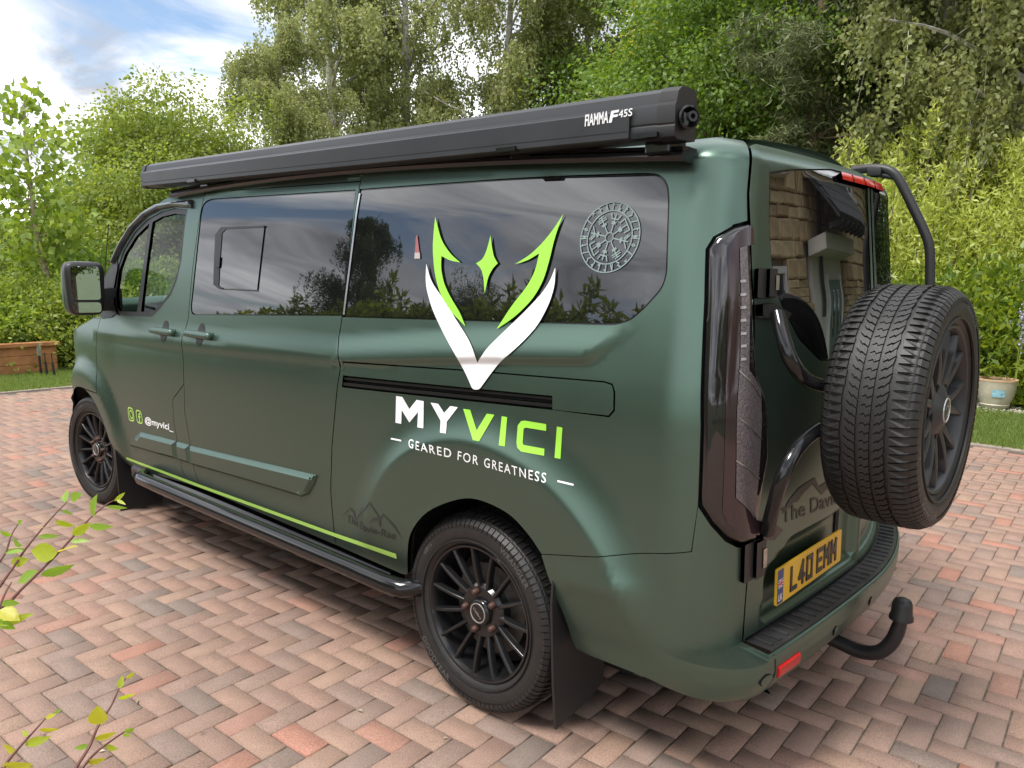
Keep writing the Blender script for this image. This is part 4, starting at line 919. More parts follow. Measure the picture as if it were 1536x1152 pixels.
# ------------------------------------------------------------------ wheels
def arc_block(mb, pts, r0, r1f, n0=None):
    """pts: (theta*R, w) polygon on the tread -> extruded block; r1f(w) outer radius"""
    RT = .338; n = len(pts)
    top = [(r1f(w_)*math.cos(a/RT), w_, r1f(w_)*math.sin(a/RT)) for a, w_ in pts]
    bot = [(r0(w_)*math.cos(a/RT), w_, r0(w_)*math.sin(a/RT)) for a, w_ in pts]
    mb.add(bot+top, [list(range(n, 2*n))]+[[i, (i+1) % n, n+(i+1) % n, n+i] for i in range(n)])
def tyre_meshes(R=.338, hw=.112, rim=.228, fine=True):
    """axis Y, outer face +Y"""
    b = MB()
    prof = [(-.085, rim-.002), (-.100, rim+.006), (-hw-.004, rim+.035), (-hw-.006, rim+.062), (-hw, R-.030), (-hw+.012, R-.014), (-.088, R-.009), (-.04, R-.0075), (0, R-.007), (.04, R-.0075), (.088, R-.009), (hw-.012, R-.014), (hw, R-.030), (hw+.006, rim+.062), (hw+.004, rim+.035), (.100, rim+.006), (.085, rim-.002)]
    prof = [tuple(q) for q in spl(np.array(prof), 3)]
    b.lathe(prof, 96); 
    # decorative sidewall ribs
    for (y0, r0, r1) in ((hw+.0052, rim+.022, rim+.026), (hw+.0038, R-.034, R-.031)):
        b.lathe([(y0-.004, r0-.001), (y0+.0015, r0), (y0+.0015, r1), (y0-.004, r1+.001)], 96)
    t = MB(); N = 46; p = 2*math.pi*R/N
    def ro(w_): return R-.0005-.010*smst(.070, .112, abs(w_))-.020*smst(.098, .122, abs(w_))
    def ri(w_): return ro(w_)-.012
    for k in range(N):
        a = k*p
        for s in (1, -1):
            sh = 0 if s > 0 else p*.5
            # shoulder lugs: two bars with a sipe between
            for j in range(2):
                a0 = a+sh+j*p*.5; g_ = p*.05
                t_w = p*.5-2*g_; wob = .0012*(1 if (k+j) % 2 else -1)
                arc_block(t, [(a0+g_, s*(.0590+wob)), (a0+g_+t_w, s*(.0590+wob)), (a0+g_+t_w+p*.05, s*.085), (a0+g_+t_w+p*.06, s*.106), (a0+g_+t_w+p*.05, s*.119), (a0+g_+p*.05, s*.119), (a0+g_+p*.06, s*.106), (a0+g_+p*.05, s*.085)], ri, ro)
            # intermediate blocks, slanted with a stepped edge
            for j in range(2):
                a0 = a+sh*.7+j*p*.5; g_ = p*.05; th_ = p*.5-2*g_
                sl = p*.42
                arc_block(t, [(a0+g_, s*.0215), (a0+g_+th_, s*.0215), (a0+g_+th_+sl*.4, s*.033), (a0+g_+th_+sl*.30, s*.036), (a0+g_+th_+sl, s*(.047 if j else .050)), (a0+g_+sl, s*(.050 if j else .047)), (a0+g_+sl*.36, s*.036), (a0+g_+sl*.46, s*.033)], ri, ro)
        for j in range(2):                                            # centre rib
            a0 = a+j*p*.5; g_ = p*.045; th_ = p*.5-2*g_
            arc_block(t, [(a0+g_, -.0130), (a0+g_+th_, -.0130), (a0+g_+th_+p*.12, -.002), (a0+g_+th_-p*.03, .002), (a0+g_+th_+p*.10, 0.0130), (a0+g_+p*.10, 0.0130), (a0+g_-p*.03, .002), (a0+g_+p*.12, -.002)], ri, ro)
    return b, t
tb_, tt_ = tyre_meshes()
TY_ME = None
def side_text(mb_list, txt, r, ang, size, y, flip=1):
    V, F = font_mesh(txt, 0, 1.1); V = fatten(V, F, .02); c = (V.max(0)+V.min(0))/2
    V = V-c; a = ang+flip*V[:, 0]*size/r; rr = r+flip*V[:, 1]*size
    # viewed from outside (+Y): x to the left
    P = np.stack([rr*np.cos(a), np.full(len(a), y), rr*np.sin(a)], -1)
    mb_list.add(P, F)
M_tyretxt = pbr('raised tyre lettering', (.085, .085, .086), .45)
M_hubtxt = pbr('silver badge', (.55, .55, .55), .3, .8)
M_nut = pbr('rusty wheel nut', (.10, .055, .045), .55, .6, noise=.3, nscale=80)
def add_tyre(w_):
    global TY_ME
    if TY_ME is None:
        ty = tb_.build('tyre', M_rubber, w_, True, 50); tr = tt_.build('tread', M_rubber, w_, False)
        TY_ME = [(ty.data, 'tyre', M_rubber), (tr.data, 'tread', M_rubber)]
        for (tx, r_, a_, sz, fl) in (('GOODYEAR', .289, 330, .030, -1), ('WRANGLER', .287, 150, .026, 1), ('60R16', .283, 58, .020, 1), ('A/T', .285, 18, .022, 1)):
            l = MB(); side_text(l, tx, r_, R_(a_), sz, .1192, fl); lt = l.build('tyre_lettering', M_tyretxt, w_); TY_ME.append((lt.data, 'tyre_lettering', M_tyretxt))
    else:
        for me, n_, m_ in TY_ME: link(n_, me, m_, w_)
def spoke(mb, a0, r0, r1, w0, w1, y0, y1, th=.016, twist=0.0, a1=None):
    a1 = a0 if a1 is None else a1; n = 8; V = []
    for i in range(n+1):
        s = i/n; r = r0+(r1-r0)*s; a = a0+(a1-a0)*s; wd = w0+(w1-w0)*s; y = y0+(y1-y0)*s+.004*math.sin(math.pi*s)
        ca, sa = math.cos(a), math.sin(a)
        for (t_, d_) in ((-wd/2, -th), (-wd/2*.75, -.001), (-wd/2*.35, .002), (wd/2*.35, .002), (wd/2*.75, -.001), (wd/2, -th)):
            V.append((r*ca-t_*sa, y+d_, r*sa+t_*ca))
    F = [[i*6+k, i*6+(k+1) % 6, (i+1)*6+(k+1) % 6, (i+1)*6+k] for i in range(n) for k in range(6)]
    mb.add(V, F)
def make_wheel(name, loc, rot, spare=False):
    mat = M_rim2 if spare else M_rim
    mb = MB()
    mb.lathe([(.102, .234), (.106, .231), (.104, .224), (.094, .219), (.080, .214), (.03, .206), (-.06, .200), (-.100, .222), (-.104, .232)], 96)
    mb.lathe([(.040, .035), (.076, .040), (.080, .060), (.079, .086), (.068, .096), (.03, .094)], 48)
    rim = mb.build(name, mat, None, True, 40); to_van(rim); rim.location = loc; rim.rotation_euler = rot
    if not spare:
        for k in range(15):
            m2 = MB(); a = 2*math.pi*(k+.25)/15; spoke(m2, a, .084, .222, .0175, .0155, .078, .097, .022); m2.build('spoke', mat, rim, True, 50)
    else:
        for k in range(7):
            a = 2*math.pi*(k+.1)/7
            for d_ in (-1, 1):
                m2 = MB(); spoke(m2, a+d_*.13, .070, .2165, .034, .018, .086, .097, .030, a1=a+d_*.21); m2.build('spoke', mat, rim, True, 50)
    for k in range(5):
        a = 2*math.pi*k/5+.35; m2 = MB(); x_, z_ = .0575*1.2*math.cos(a), .0575*1.2*math.sin(a)
        if not spare:
            m2.lathe([(.070, .0135), (.080, .0125), (.094, .0105), (.098, .006), (.0985, 0)], 12); nu = m2.build('wheel_nut', M_nut, rim, True, 40); nu.location = (x_, 0, z_)
        else:
            m2.lathe([(.0905, .0), (.0906, .013)], 14); nu = m2.build('nut_hole', M_void, rim); nu.location = (x_, .0005, z_)
    m2 = MB(); yo = .022 if spare else 0.010; m2.lathe([(.06+yo, .078 if spare else .048), (.066+yo, .074 if spare else .048), (.078+yo, .046), (.084+yo, .040), (.0855+yo, .030), (.086+yo, 0)], 36); cap = m2.build('centre_cap', M_gloss if not spare else M_rim2, rim, True, 50)
    m2 = MB(); m2.lathe([(.0845+yo, .035), (.0870+yo, .034), (.0870+yo, .031), (.0845+yo, .030)], 36)
    if spare:
        V = [(r*math.cos(a), .0872+yo, r*math.sin(a)) for a in np.linspace(R_(45), R_(315), 14) for r in (.011, .016)]; m2.add(V, [[2*i, 2*i+1, 2*i+3, 2*i+2] for i in range(13)])
    else:
        for (x0, x1, y0_) in ((-.020, .020, 0.0),):
            V, F = font_mesh('Calibre', .3); V = V-(V.max(0)+V.min(0))/2; s_ = .045/(V[:, 0].max()-V[:, 0].min()); a = R_(60)
            P = [(-(q[0]*math.cos(a)+q[1]*math.sin(a))*s_, .0974, (-q[0]*math.sin(a)+q[1]*math.cos(a))*s_) for q in V]; m2.add(P, F)
    m2.build('cap_badge', M_hubtxt, rim)
    if not spare:
        m2 = MB(); m2.lathe([(.030, .055), (.034, .06), (.034, .155), (.012, .155), (.012, .06)], 48); m2.build('brake_disc', pbr('brake disc', (.10, .095, .09), .45, .8, noise=.3, nscale=30), rim, True, 30)
    m2 = MB(); m2.lathe([(.0, .05), (-.02, .20), (-.09, .20)], 40); m2.build('wheel_barrel', M_void if not spare else M_rim2, rim)
    add_tyre(rim)
    return rim
WY = .928-.104
wr = make_wheel('road_wheel', (0, WY, .34), (0, R_(20), 0))
make_wheel('road_wheel', (WBX, WY-.005, .34), (0, R_(-10), R_(5)))
make_wheel('road_wheel', (0, -WY, .34), (0, 0, R_(180)))
make_wheel('road_wheel', (WBX, -WY, .34), (0, 0, R_(185)))
sc_ = np.array([-1.2, .331, 1.117])
spare = make_wheel('spare_wheel', (sc_[0]+.104, sc_[1], sc_[2]), (0, R_(33), R_(90)), True)
spare.rotation_euler = (Matrix.Rotation(R_(90), 3, 'Z') @ Matrix.Rotation(R_(33), 3, 'Y')).to_euler()
# wheel wells
for s_ in (1, -1):
    for cx_ in (0, WBX):
        mb = MB(); n = 26; V = []
        for k in range(n+1):
            a = R_(2)+R_(176)*k/n
            for yy in (min(.952 if cx_ == 0 else .93, float(wbase(max(.30, AXZ+.42*math.sin(a))))-.045+(.02 if AXZ+.42*math.sin(a) > .6 else 0)), .55): V.append((cx_+.425*math.cos(a), s_*yy, AXZ+.42*math.sin(a)))
        mb.add(V, [[2*k, 2*k+1, 2*k+3, 2*k+2] for k in range(n)])
        mb.add([(cx_+.44*math.cos(a), s_*.56, AXZ+.44*math.sin(a)) for a in np.linspace(R_(-30), R_(210), 24)], [list(range(24))])
        to_van(mb.build('wheel_well', M_void, None))
mb = MB(); mb.tube([(0, -.8, .34), (0, .8, .34)], .05, 10); to_van(mb.build('rear_axle', M_void, None))
mb = MB(); mb.box((1.6, 0, .30), (3.6, 1.2, .10)); mb.box((-.45, 0, .36), (.7, 1.3, .10)); to_van(mb.build('underbody', M_void, None))
# mudflaps
for s_ in (1, -1):
    mb = MB()
    pf = [(.958, .60), (.972, .50), (.972, .26), (.965, .105), (.80, .135), (.72, .16), (.70, .42), (.86, .60)]
    mb.prism(pf, lambda a, b: (-.345-.07*smst(.6, .05, b)*0-.055*(.6-b), s_*a, b), lambda a, b: (-.353-.055*(.6-b), s_*a, b)); to_van(mb.build('mudflap', M_black, None))
    mb = MB(); pf = [(.945, .52), (.952, .40), (.945, .05), (.70, .05), (.70, .46)]
    mb.prism(pf, lambda a, b: (WBX-.40-.03*(.5-b), s_*a, b), lambda a, b: (WBX-.408-.03*(.5-b), s_*a, b)); to_van(mb.build('mudflap', M_black, None))
# ------------------------------------------------------------------ number plate
M_yel = pbr('yellow plate', (.70, .42, .022), .35); M_blu = pbr('plate blue', (.028, .055, .17), .4)
PX_, PY_, PZ_, PT_ = -.878, .357, .594, .03
def plt(a, b, d=0):
    a *= .97; b *= .97; return (PX_+b*math.sin(PT_)-d, PY_-a, PZ_+b*math.cos(PT_))      # a: to the right, b: up
mb = MB(); mb.prism(roundp(np.array([(-.26, -.0555), (.26, -.0555), (.26, .0555), (-.26, .0555)]), .006, 3), lambda a, b: plt(a, b, -.004), lambda a, b: plt(a, b, .003)); plate = to_van(mb.build('number_plate', M_yel, None))
def on_plate(name, poly, mat, d=.004):
    mb = MB(); n = len(poly); mb.add([plt(a, b, d) for a, b in poly], [list(range(n))]); o = mb.build(name, mat, None); return sub(o, plate)
on_plate('plate_band', [(-.257, -.0525), (-.216, -.0525), (-.216, .0525), (-.257, .0525)], M_blu, .0038)
def plate_text(name, txt, x0, x1, z0, z1, mat, d, bold=0):
    V, F = font_mesh(txt); V = fatten(V, F, bold) if bold else V
    lo, hi = V.min(0), V.max(0); s = (V-lo)/(hi-lo); o = obj_np(name, [plt(x0+(x1-x0)*q[0], z0+(z1-z0)*q[1], d) for q in s], F, mat); return sub(o, plate)
M_pl = pbr('plate black', (.012, .012, .012), .35)
def seg_char(ch, x, w_=.050, h=.079, t_=0.0130):
    """charset letter built from strokes, x = left edge"""
    b0 = -h/2; S = {'L': [(0, 0, 0, 1), (0, 0, 1, 0)], '4': [(.72, 0, .72, 1), (.72, 1, 0, .30), (0, .30, 1, .30)], '0': [(0, 0, 0, 1), (1, 0, 1, 1), (0, 0, 1, 0), (0, 1, 1, 1)], 'E': [(0, 0, 0, 1), (0, 0, 1, 0), (0, .5, .85, .5), (0, 1, 1, 1)], 'M': [(0, 0, 0, 1), (1, 0, 1, 1), (0, 1, .5, .45), (1, 1, .5, .45)]}[ch]
    mb = MB()
    for (x0, y0, x1, y1) in S:
        a = np.array([x+t_/2+x0*(w_-t_), b0+t_/2+y0*(h-t_)]); c = np.array([x+t_/2+x1*(w_-t_), b0+t_/2+y1*(h-t_)]); d_ = (c-a)/np.linalg.norm(c-a); n = np.array([-d_[1], d_[0]])*t_/2; e_ = d_*t_/2
        mb.prism([tuple(q) for q in (a-e_-n, c+e_-n, c+e_+n, a-e_+n)], lambda p_, q_: plt(p_, q_, .003), lambda p_, q_: plt(p_, q_, .0056+.0003*S.index((x0, y0, x1, y1))))
    sub(mb.build('plate_character', M_pl, None), plate)
for ch, x_ in zip('L40EMM', (-.178, -.117, -.056, .028, .089, .150)): seg_char(ch, x_+.012)
plate_text('country_letters', 'UK', -.251, -.222, -.044, -.022, M_white, .0045, .02)
fx, fz = -.2365, .010
fb = on_plate('flag', [(fx-.018, fz-.013), (fx+.018, fz-.013), (fx+.018, fz+.013), (fx-.018, fz+.013)], M_white, .0044)
M_red = pbr('flag red', (.45, .03, .04), .4)
for q in ([(-.018, -.003), (.018, -.003), (.018, .003), (-.018, .003)], [(-.003, -.013), (.003, -.013), (.003, .013), (-.003, .013)]): on_plate('flag_cross', [(fx+a, fz+b) for a, b in q], M_red, .0048 if q[0][0] < -.01 else .0050)
for q in ([(.005, .005), (.012, .012), (.017, .012), (.017, .005)], [(-.005, .005), (-.012, .012), (-.017, .012), (-.017, .005)], [(.005, -.005), (.012, -.012), (.017, -.012), (.017, -.005)], [(-.005, -.005), (-.012, -.012), (-.017, -.012), (-.017, -.005)]): on_plate('flag_quarter', [(fx+a, fz+b) for a, b in q], M_blu, .0046)
# ------------------------------------------------------------------ spare wheel carrier, hinges, tow bar, grab rail
def thru(pts): return [tuple(hit(u, v, 0, x)) for u, v, x in pts]
mb = MB(); p1 = spl(np.array(thru([(1166, 470, -.885), (1173, 500, -.91), (1186, 540, -.94), (1208, 568, -.955), (1240, 579, -.965), (1290, 582, -.975)])), 5); mb.tube(p1, .019, 14)
p2 = spl(np.array(thru([(1150, 798, -.885), (1158, 768, -.91), (1172, 720, -.94), (1196, 672, -.955), (1236, 640, -.965), (1290, 628, -.975)])), 5); mb.tube(p2, .019, 14)
mb.tube([(-.975, p1[-1][1], p1[-1][2]), (-.975, p2[-1][1]+.02, p2[-1][2])], .019, 12)
mb.box((-.99, sc_[1]+.0, sc_[2]), (.03, .16, .16), bev=.004); mb.tube([(-.99, sc_[1], sc_[2]), (-1.12, sc_[1], sc_[2])], .03, 14)
mb.tube([(-.985, sc_[1], sc_[2]), (-.985, sc_[1]-.06, .80), (-1.03, sc_[1]-.07, .77)], .012, 8)
car = to_van(mb.build('spare_wheel_carrier', M_gloss, None, True, 50))
for (px_, nmx) in ((( [(1133, 457), (1150, 455), (1176, 470), (1172, 478), (1133, 477)] ), 0), (([(1134, 788), (1152, 783), (1164, 792), (1150, 808), (1134, 806)]), 1)):
    panel('carrier_bracket', uv(px_), M_steel if False else pbr('scuffed black steel', (.05, .048, .046), .3, .6, noise=.6, nscale=30), off=.022, step=.03, skirt=.03)
for (c0, c1) in (((1132, 403), (1159, 447)), ((1112, 816), (1142, 858))):
    A_ = uv([c0])[0]; B_ = uv([c1])[0]
    q = np.array([(A_[0], B_[1]), (B_[0], B_[1]), (B_[0], A_[1]), (A_[0], A_[1])]); h_ = panel('door_hinge', roundp(q, .006, 3), M_black, off=.012, step=.03, skirt=.03)
    m_ = (q[0]+q[1])/2; dm = q.mean(0); q2 = dm+(q-dm)*np.array([.42, .95]); sub(panel('hinge_knuckle', q2-np.array([.012, 0]), M_black, off=.022, step=.02, skirt=.02), h_)
    q3 = dm+(q-dm)*np.array([.18, .5]); sub(panel('hinge_plate', q3-np.array([.03, 0]), M_steel, off=.0245, step=.02, skirt=.01), h_)
tow = spl(np.array([hit(1240, 955, 1, 0.0), hit(1262, 965, 1, 0), hit(1290, 977, 1, 0), hit(1318, 978, 1, 0), hit(1338, 962, 1, 0), hit(1349, 938, 1, 0), hit(1352, 925, 1, 0)]), 5)
mb = MB(); mb.tube([tow[0]+np.array([.12, 0, .0])]+[tuple(q) for q in tow], [.024]*(1+len(tow)-8)+list(np.linspace(.024, .019, 8)), 16); tb1 = to_van(mb.build('tow_bar', M_black, None, True, 50))
mb = MB(); b0 = tow[-1]; mb.lathe([(-.008, .038), (.004, .037), (.012, .033), (.045, .031), (.058, .026), (.064, .014), (.066, 0)], 28); tc_ = mb.build('tow_ball_cover', M_black, None, True, 50); tc_.rotation_euler = (R_(90), 0, 0); tc_.location = b0; sub(tc_, tb1)
gy = -.36
gr = np.array([hit(u, v, 1, gy) for u, v in [(1278, 256), (1300, 253), (1322, 253), (1338, 258), (1350, 272), (1370, 312), (1386, 346), (1393, 366), (1395, 388), (1395, 440), (1395, 560), (1394, 640), (1388, 700)]])
mb = MB(); mb.tube([tuple(q) for q in spl(gr, 4)], .0165, 14)
mb.tube([tuple(hit(1308, 262, 1, gy)), tuple(hit(1322, 262, 1, gy)), tuple(hit(1340, 266, 1, gy))], .010, 10)
for k in (9, 11, 12): mb.tube([tuple(gr[k]), (-.74, gy, gr[k][2])], .011, 8)
for zz_ in (gr[9][2], gr[10][2], gr[11][2]): mb.tube([(gr[9][0], gy, zz_), (gr[9][0]+.03, gy-.26, zz_)], .012, 8)
mb.box(tuple(hit(1314, 258, 1, gy)), (.05, .05, .03), bev=.006)
to_van(mb.build('rear_ladder', M_black, None, True, 50))
# ================================================================== PLANTS
def leaf_quads(C, D, S, W, curl=0.25, rng=RNG):
    """C base points, D unit directions, S length, W width ratio -> V, F (folded diamonds)"""
    n = len(C); r = rng.normal(size=(n, 3)); s = np.cross(D, r); s /= np.maximum(np.linalg.norm(s, axis=1, keepdims=True), 1e-9); up = np.cross(s, D)
    S = np.broadcast_to(S, (n,))[:, None]; m = C+D*S*.45
    V = np.stack([C, m+s*S*W*.5+up*S*curl*.3, C+D*S-up*S*curl*.2, m-s*S*W*.5+up*S*curl*.3], 1).reshape(-1, 3)
    return V, np.arange(4*n).reshape(-1, 4)
def unit(v): return v/np.maximum(np.linalg.norm(v, axis=-1, keepdims=True), 1e-9)
def rnd_dirs(n, rng=RNG): return unit(rng.normal(size=(n, 3)))
M_barkB = pbr('birch bark', (.42, .40, .37), .85, noise=.55, nscale=9, bump=.3, bscale=20)
M_barkD = pbr('brown bark', (.14, .105, .075), .9, noise=.5, nscale=10, bump=.6, bscale=25)
M_barkP = pbr('pinkish pine bark', (.25, .17, .125), .9, noise=.45, nscale=8, bump=.6, bscale=20)
M_twig = pbr('red brown twig', (.12, .045, .035), .6)
LM = dict(birch=leafmat('birch leaves', (.18, .215, .08), (.40, .43, .18), .48), ash=leafmat('bright tree leaves', (.15, .22, .045), (.36, .43, .10), .45),
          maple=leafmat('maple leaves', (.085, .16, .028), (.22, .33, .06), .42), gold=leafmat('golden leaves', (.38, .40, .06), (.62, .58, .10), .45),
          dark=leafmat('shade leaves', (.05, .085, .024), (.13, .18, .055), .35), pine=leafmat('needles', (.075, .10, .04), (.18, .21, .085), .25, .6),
          willow=leafmat('yellow green shoots', (.34, .42, .085), (.60, .66, .20), .45), laurel=leafmat('glossy laurel', (.09, .165, .026), (.34, .42, .065), .35, .30),
          sap=leafmat('sapling leaves', (.16, .25, .045), (.36, .46, .10), .45), twig=leafmat('twig leaves', (.22, .33, .045), (.46, .52, .07), .5, .4), conif=leafmat('cypress', (.03, .06, .02), (.075, .12, .04), .2))
def limb(mb, p0, p1, r0, r1, sag=.0, n=6, wob=.06, k=6):
    p0 = np.asarray(p0, float); p1 = np.asarray(p1, float); l = np.linalg.norm(p1-p0); pts = []
    for i in range(n+1):
        s = i/n; q = p0+(p1-p0)*s; q = q+RNG.normal(0, wob*l*.25, 3)*math.sin(math.pi*s); q[2] += sag*l*math.sin(math.pi*s); pts.append(tuple(q))
    mb.tube(pts, list(np.linspace(r0, r1, n+1)), k); return pts
def tree_mesh(kind, H, CR, base_h, seed, nl=50000, leaf=.07):
    """returns trunk MB, crown (V,F); tree stands at origin, height H, crown radius CR"""
    global RNG
    RNG = np.random.default_rng(seed); mb = MB(); Cs = []; Ds = []
    lean = RNG.normal(0, .03, 2)*H
    def tp(s): return np.array([lean[0]*s*s+.10*math.sin(3*s+seed), lean[1]*s*s+.10*math.cos(2.3*s+seed)-.10, H*s])
    tr = H*.016+.03
    mb.tube([tuple(tp(s)) for s in np.linspace(0, .97, 14)], list(np.linspace(tr, .012, 14)), 9)
    if kind == 'birch':
        nb = 34
        tips = []
        for k in range(nb):
            s = base_h/H+(0.95-base_h/H)*(k+RNG.uniform(0, 1))/nb; a = RNG.uniform(0, 6.28); reach = CR*(1.05-.75*((s-.35)/.65)**2 if s > .35 else .8)*RNG.uniform(.55, 1.1)
            p0 = tp(s*.93); p1 = p0+np.array([math.cos(a)*reach, math.sin(a)*reach, reach*RNG.uniform(.25, .9)])
            pts = limb(mb, p0, p1, tr*.38*(1.15-s), .008, .10, 6, .10, 5); tips += [np.array(q) for q in pts[2:]]+[np.array(pts[-1])]
            for j in range(3):
                q0 = np.array(pts[RNG.integers(2, 6)]); q1 = q0+np.array([*RNG.normal(0, .45, 2), RNG.uniform(-.1, .5)])*reach*.45; pt2 = limb(mb, q0, q1, .010, .004, .05, 4, .1, 4); tips += [np.array(q) for q in pt2[1:]]
        tips = np.array(tips); ns = nl//24; idx = RNG.integers(0, len(tips), ns); b = tips[idx]+RNG.normal(0, .16, (ns, 3)); ln = RNG.uniform(.35, 1.25, ns)*CR*.36
        out = unit(np.stack([b[:, 0], b[:, 1], 0*b[:, 0]], -1)+RNG.normal(0, .5, (ns, 3))*np.array([1, 1, 0]))
        s = RNG.uniform(0, 1, (ns, 24))
        P = b[:, None]+out[:, None]*(np.sqrt(s)*ln[:, None]*.30)[..., None]; P[..., 2] -= (s**1.6)*ln[:, None]-.06; P = P.reshape(-1, 3)+RNG.normal(0, .035, (ns*24, 3))
        D = unit(RNG.normal(0, .6, P.shape)+np.array([0, 0, -.8])); sz = leaf*RNG.uniform(.7, 1.25, len(P)); Wd = .72
        for k in range(0, ns, 9):
            mb.tube([tuple(b[k]), tuple(b[k]+out[k]*ln[k]*.2+np.array([0, 0, -.35*ln[k]])), tuple(b[k]+out[k]*ln[k]*.3+np.array([0, 0, -ln[k]]))], [.005, .004, .002], 3, False)
    elif kind == 'pine':
        P = []; 
        for k in range(60):
            s = base_h/H+(0.97-base_h/H)*(k+RNG.uniform(0, 1))/60; a = RNG.uniform(0, 6.28); reach = CR*(1.1-s*.75)*RNG.uniform(.5, 1.1); p0 = tp(s*.95)
            p1 = p0+np.array([math.cos(a)*reach, math.sin(a)*reach, reach*RNG.uniform(-.35, .25)]); pts = limb(mb, p0, p1, .022*(1.2-s), .005, .06, 6, .10, 4)
            if RNG.uniform() < .80:
                m = nl//50; i = RNG.integers(1, 7, m); A = np.array(pts)[i]; B = np.array(pts)[i-1]; f_ = RNG.uniform(0, 1, (m, 1)); q = A*f_+B*(1-f_); spread = .30*reach*.5
                q = q+RNG.normal(0, 1, (m, 3))*np.array([.16, .16, .05])*np.array([1, 1, 1]); q[:, 2] -= np.abs(RNG.normal(0, .16, m)); P.append(q)
        for k in range(26):
            s = RNG.uniform(.12, base_h/H+.25); a = RNG.uniform(0, 6.28); reach = RNG.uniform(.5, 1.5); p0 = tp(s*.95); limb(mb, p0, p0+np.array([math.cos(a)*reach, math.sin(a)*reach, RNG.uniform(-.3, .5)]), .014, .003, .0, 5, .2, 4)
        P = np.concatenate(P); D = unit(RNG.normal(0, 1, P.shape)+np.array([0, 0, -.4])); sz = leaf*RNG.uniform(.7, 1.3, len(P)); Wd = .16
    else:
        K = 260; d = rnd_dirs(K, RNG); rad = RNG.uniform(.35, 1.0, K)**.6; lob = 1+.22*np.sin(3*np.arctan2(d[:, 1], d[:, 0])+seed)+.16*np.sin(5*d[:, 2]*2+seed)
        ch = (H-base_h)/2; cc_ = np.array([lean[0]*.5, lean[1]*.5, base_h+ch]); C0 = cc_+d*np.array([CR, CR, ch])*(rad*lob)[:, None]*.92; C0[:, 2] = np.clip(C0[:, 2], base_h*.7, H*1.04)
        for k in range(0, K, 4):
            s = np.clip((C0[k, 2]-.5*CR*RNG.uniform(.4, 1))/H, .18, .92); limb(mb, tp(s), C0[k], tr*.42*(1.1-s), .008, .06, 5, .10, 5)
        m = nl//K; rr = CR*RNG.uniform(.14, .30, K); P = C0[:, None]+np.clip(RNG.normal(0, 1, (K, m, 3)), -1.7, 1.7)*np.array([.62, .62, .38])*rr[:, None, None]; P = P.reshape(-1, 3)
        D = unit(P-np.repeat(C0, m, 0)+RNG.normal(0, .35, P.shape)*CR*.25+np.array([0, 0, -.12*CR])); sz = leaf*RNG.uniform(.65, 1.3, len(P)); Wd = .62
    V, F = leaf_quads(P, D, sz, Wd); return mb, V, F
PROTO = {}
def tree(key, spec, pos, label, leafm, bark, rz=0.0, sc=1.0, group=None, name='tree', cat='tree', zs=1.0):
    if key not in PROTO:
        mb, V, F = tree_mesh(*spec); tm = mb.build('trunk', bark, None, True, 60).data; cm = mesh_np('crown', V, F)
        bpy.data.objects.remove([o for o in bpy.data.objects if o.data == tm][0]); PROTO[key] = (tm, cm)
    tm, cm = PROTO[key]
    r = tag(empty(name, (pos[0], pos[1], -.03), rz), label, cat, group); r.scale = (sc, sc, sc*zs)
    t_ = bpy.data.objects.new('trunk', tm); COL.objects.link(t_); t_.parent = r
    c_ = bpy.data.objects.new('crown', cm); COL.objects.link(c_); c_.parent = r
    for o_, m_ in ((t_, bark), (c_, leafm)):
        if not o_.data.materials: o_.data.materials.append(m_)
        o_.material_slots[0].link = 'OBJECT'; o_.material_slots[0].material = m_
    return r
B1 = ('birch', 11.5, 2.5, 2.2, 11, 64000, .085); B2 = ('birch', 12.5, 2.8, 2.0, 23, 70000, .085); B3 = ('birch', 12.0, 2.6, 1.4, 37, 76000, .085)
bl_ = ['silver birch with hanging twigs at the left edge of the birch row', 'silver birch with open airy crown behind the awning front', 'silver birch with a forked grey trunk behind the middle of the awning', 'dense silver birch behind the awning lettering', 'silver birch just left of the golden leaved maple', 'weeping birch with long hanging curtains above the yellow green shrubs', 'weeping birch at the far end above the laurel and pot', 'pale young birch leaning in front of the birch row', 'tall birch between the pine and the weeping birch']
for i, (px_, ds, key, sp, rz, sc) in enumerate(((505, 21, 'b1', B1, .3, 1.0), (610, 22.5, 'b2', B2, 1.9, 1.0), (745, 21, 'b3', B3, 4.0, .98), (860, 23, 'b1', B1, 2.6, 1.08), (985, 25, 'b2', B2, 5.0, 1.0), (1400, 15.0, 'b3', B3, .6, .95), (1530, 14.0, 'b2', B2, 3.1, .92), (440, 19, 'b3', B3, 2.2, .60), (1290, 21, 'b1', B1, 5.3, 1.05))):
    tree(key, sp, gp(px_, ds), bl_[i], LM['birch'], M_barkB, rz, sc, 'birches behind the van', 'birch_tree')
A1 = ('broad', 5.6, 2.3, .7, 51, 90000, .085); A2 = ('broad', 8.5, 2.6, 1.2, 63, 60000, .095)
tree('a1', A1, gp(262, 17.5), 'round crowned bright green tree behind the van cab', LM['ash'], M_barkD, 0, .88, None, 'broadleaf_tree')
tree('a1', A1, gp(150, 18.5), 'lower green tree between the sapling and the round crowned tree', LM['ash'], M_barkD, 2.0, .58, None, 'broadleaf_tree')
tree('a1', A1, gp(20, 19), 'mid green tree behind the slim sapling', LM['ash'], M_barkD, 4.1, .46, None, 'broadleaf_tree')
tree('a1', A1, gp(360, 20), 'green tree filling the gap between round tree and birches', LM['maple'], M_barkD, 3.0, .74, None, 'broadleaf_tree')
tree('a2', A2, gp(1060, 16.5), 'dark green maple behind the awning end cap', LM['maple'], M_barkD, .4, .95, None, 'maple_tree')
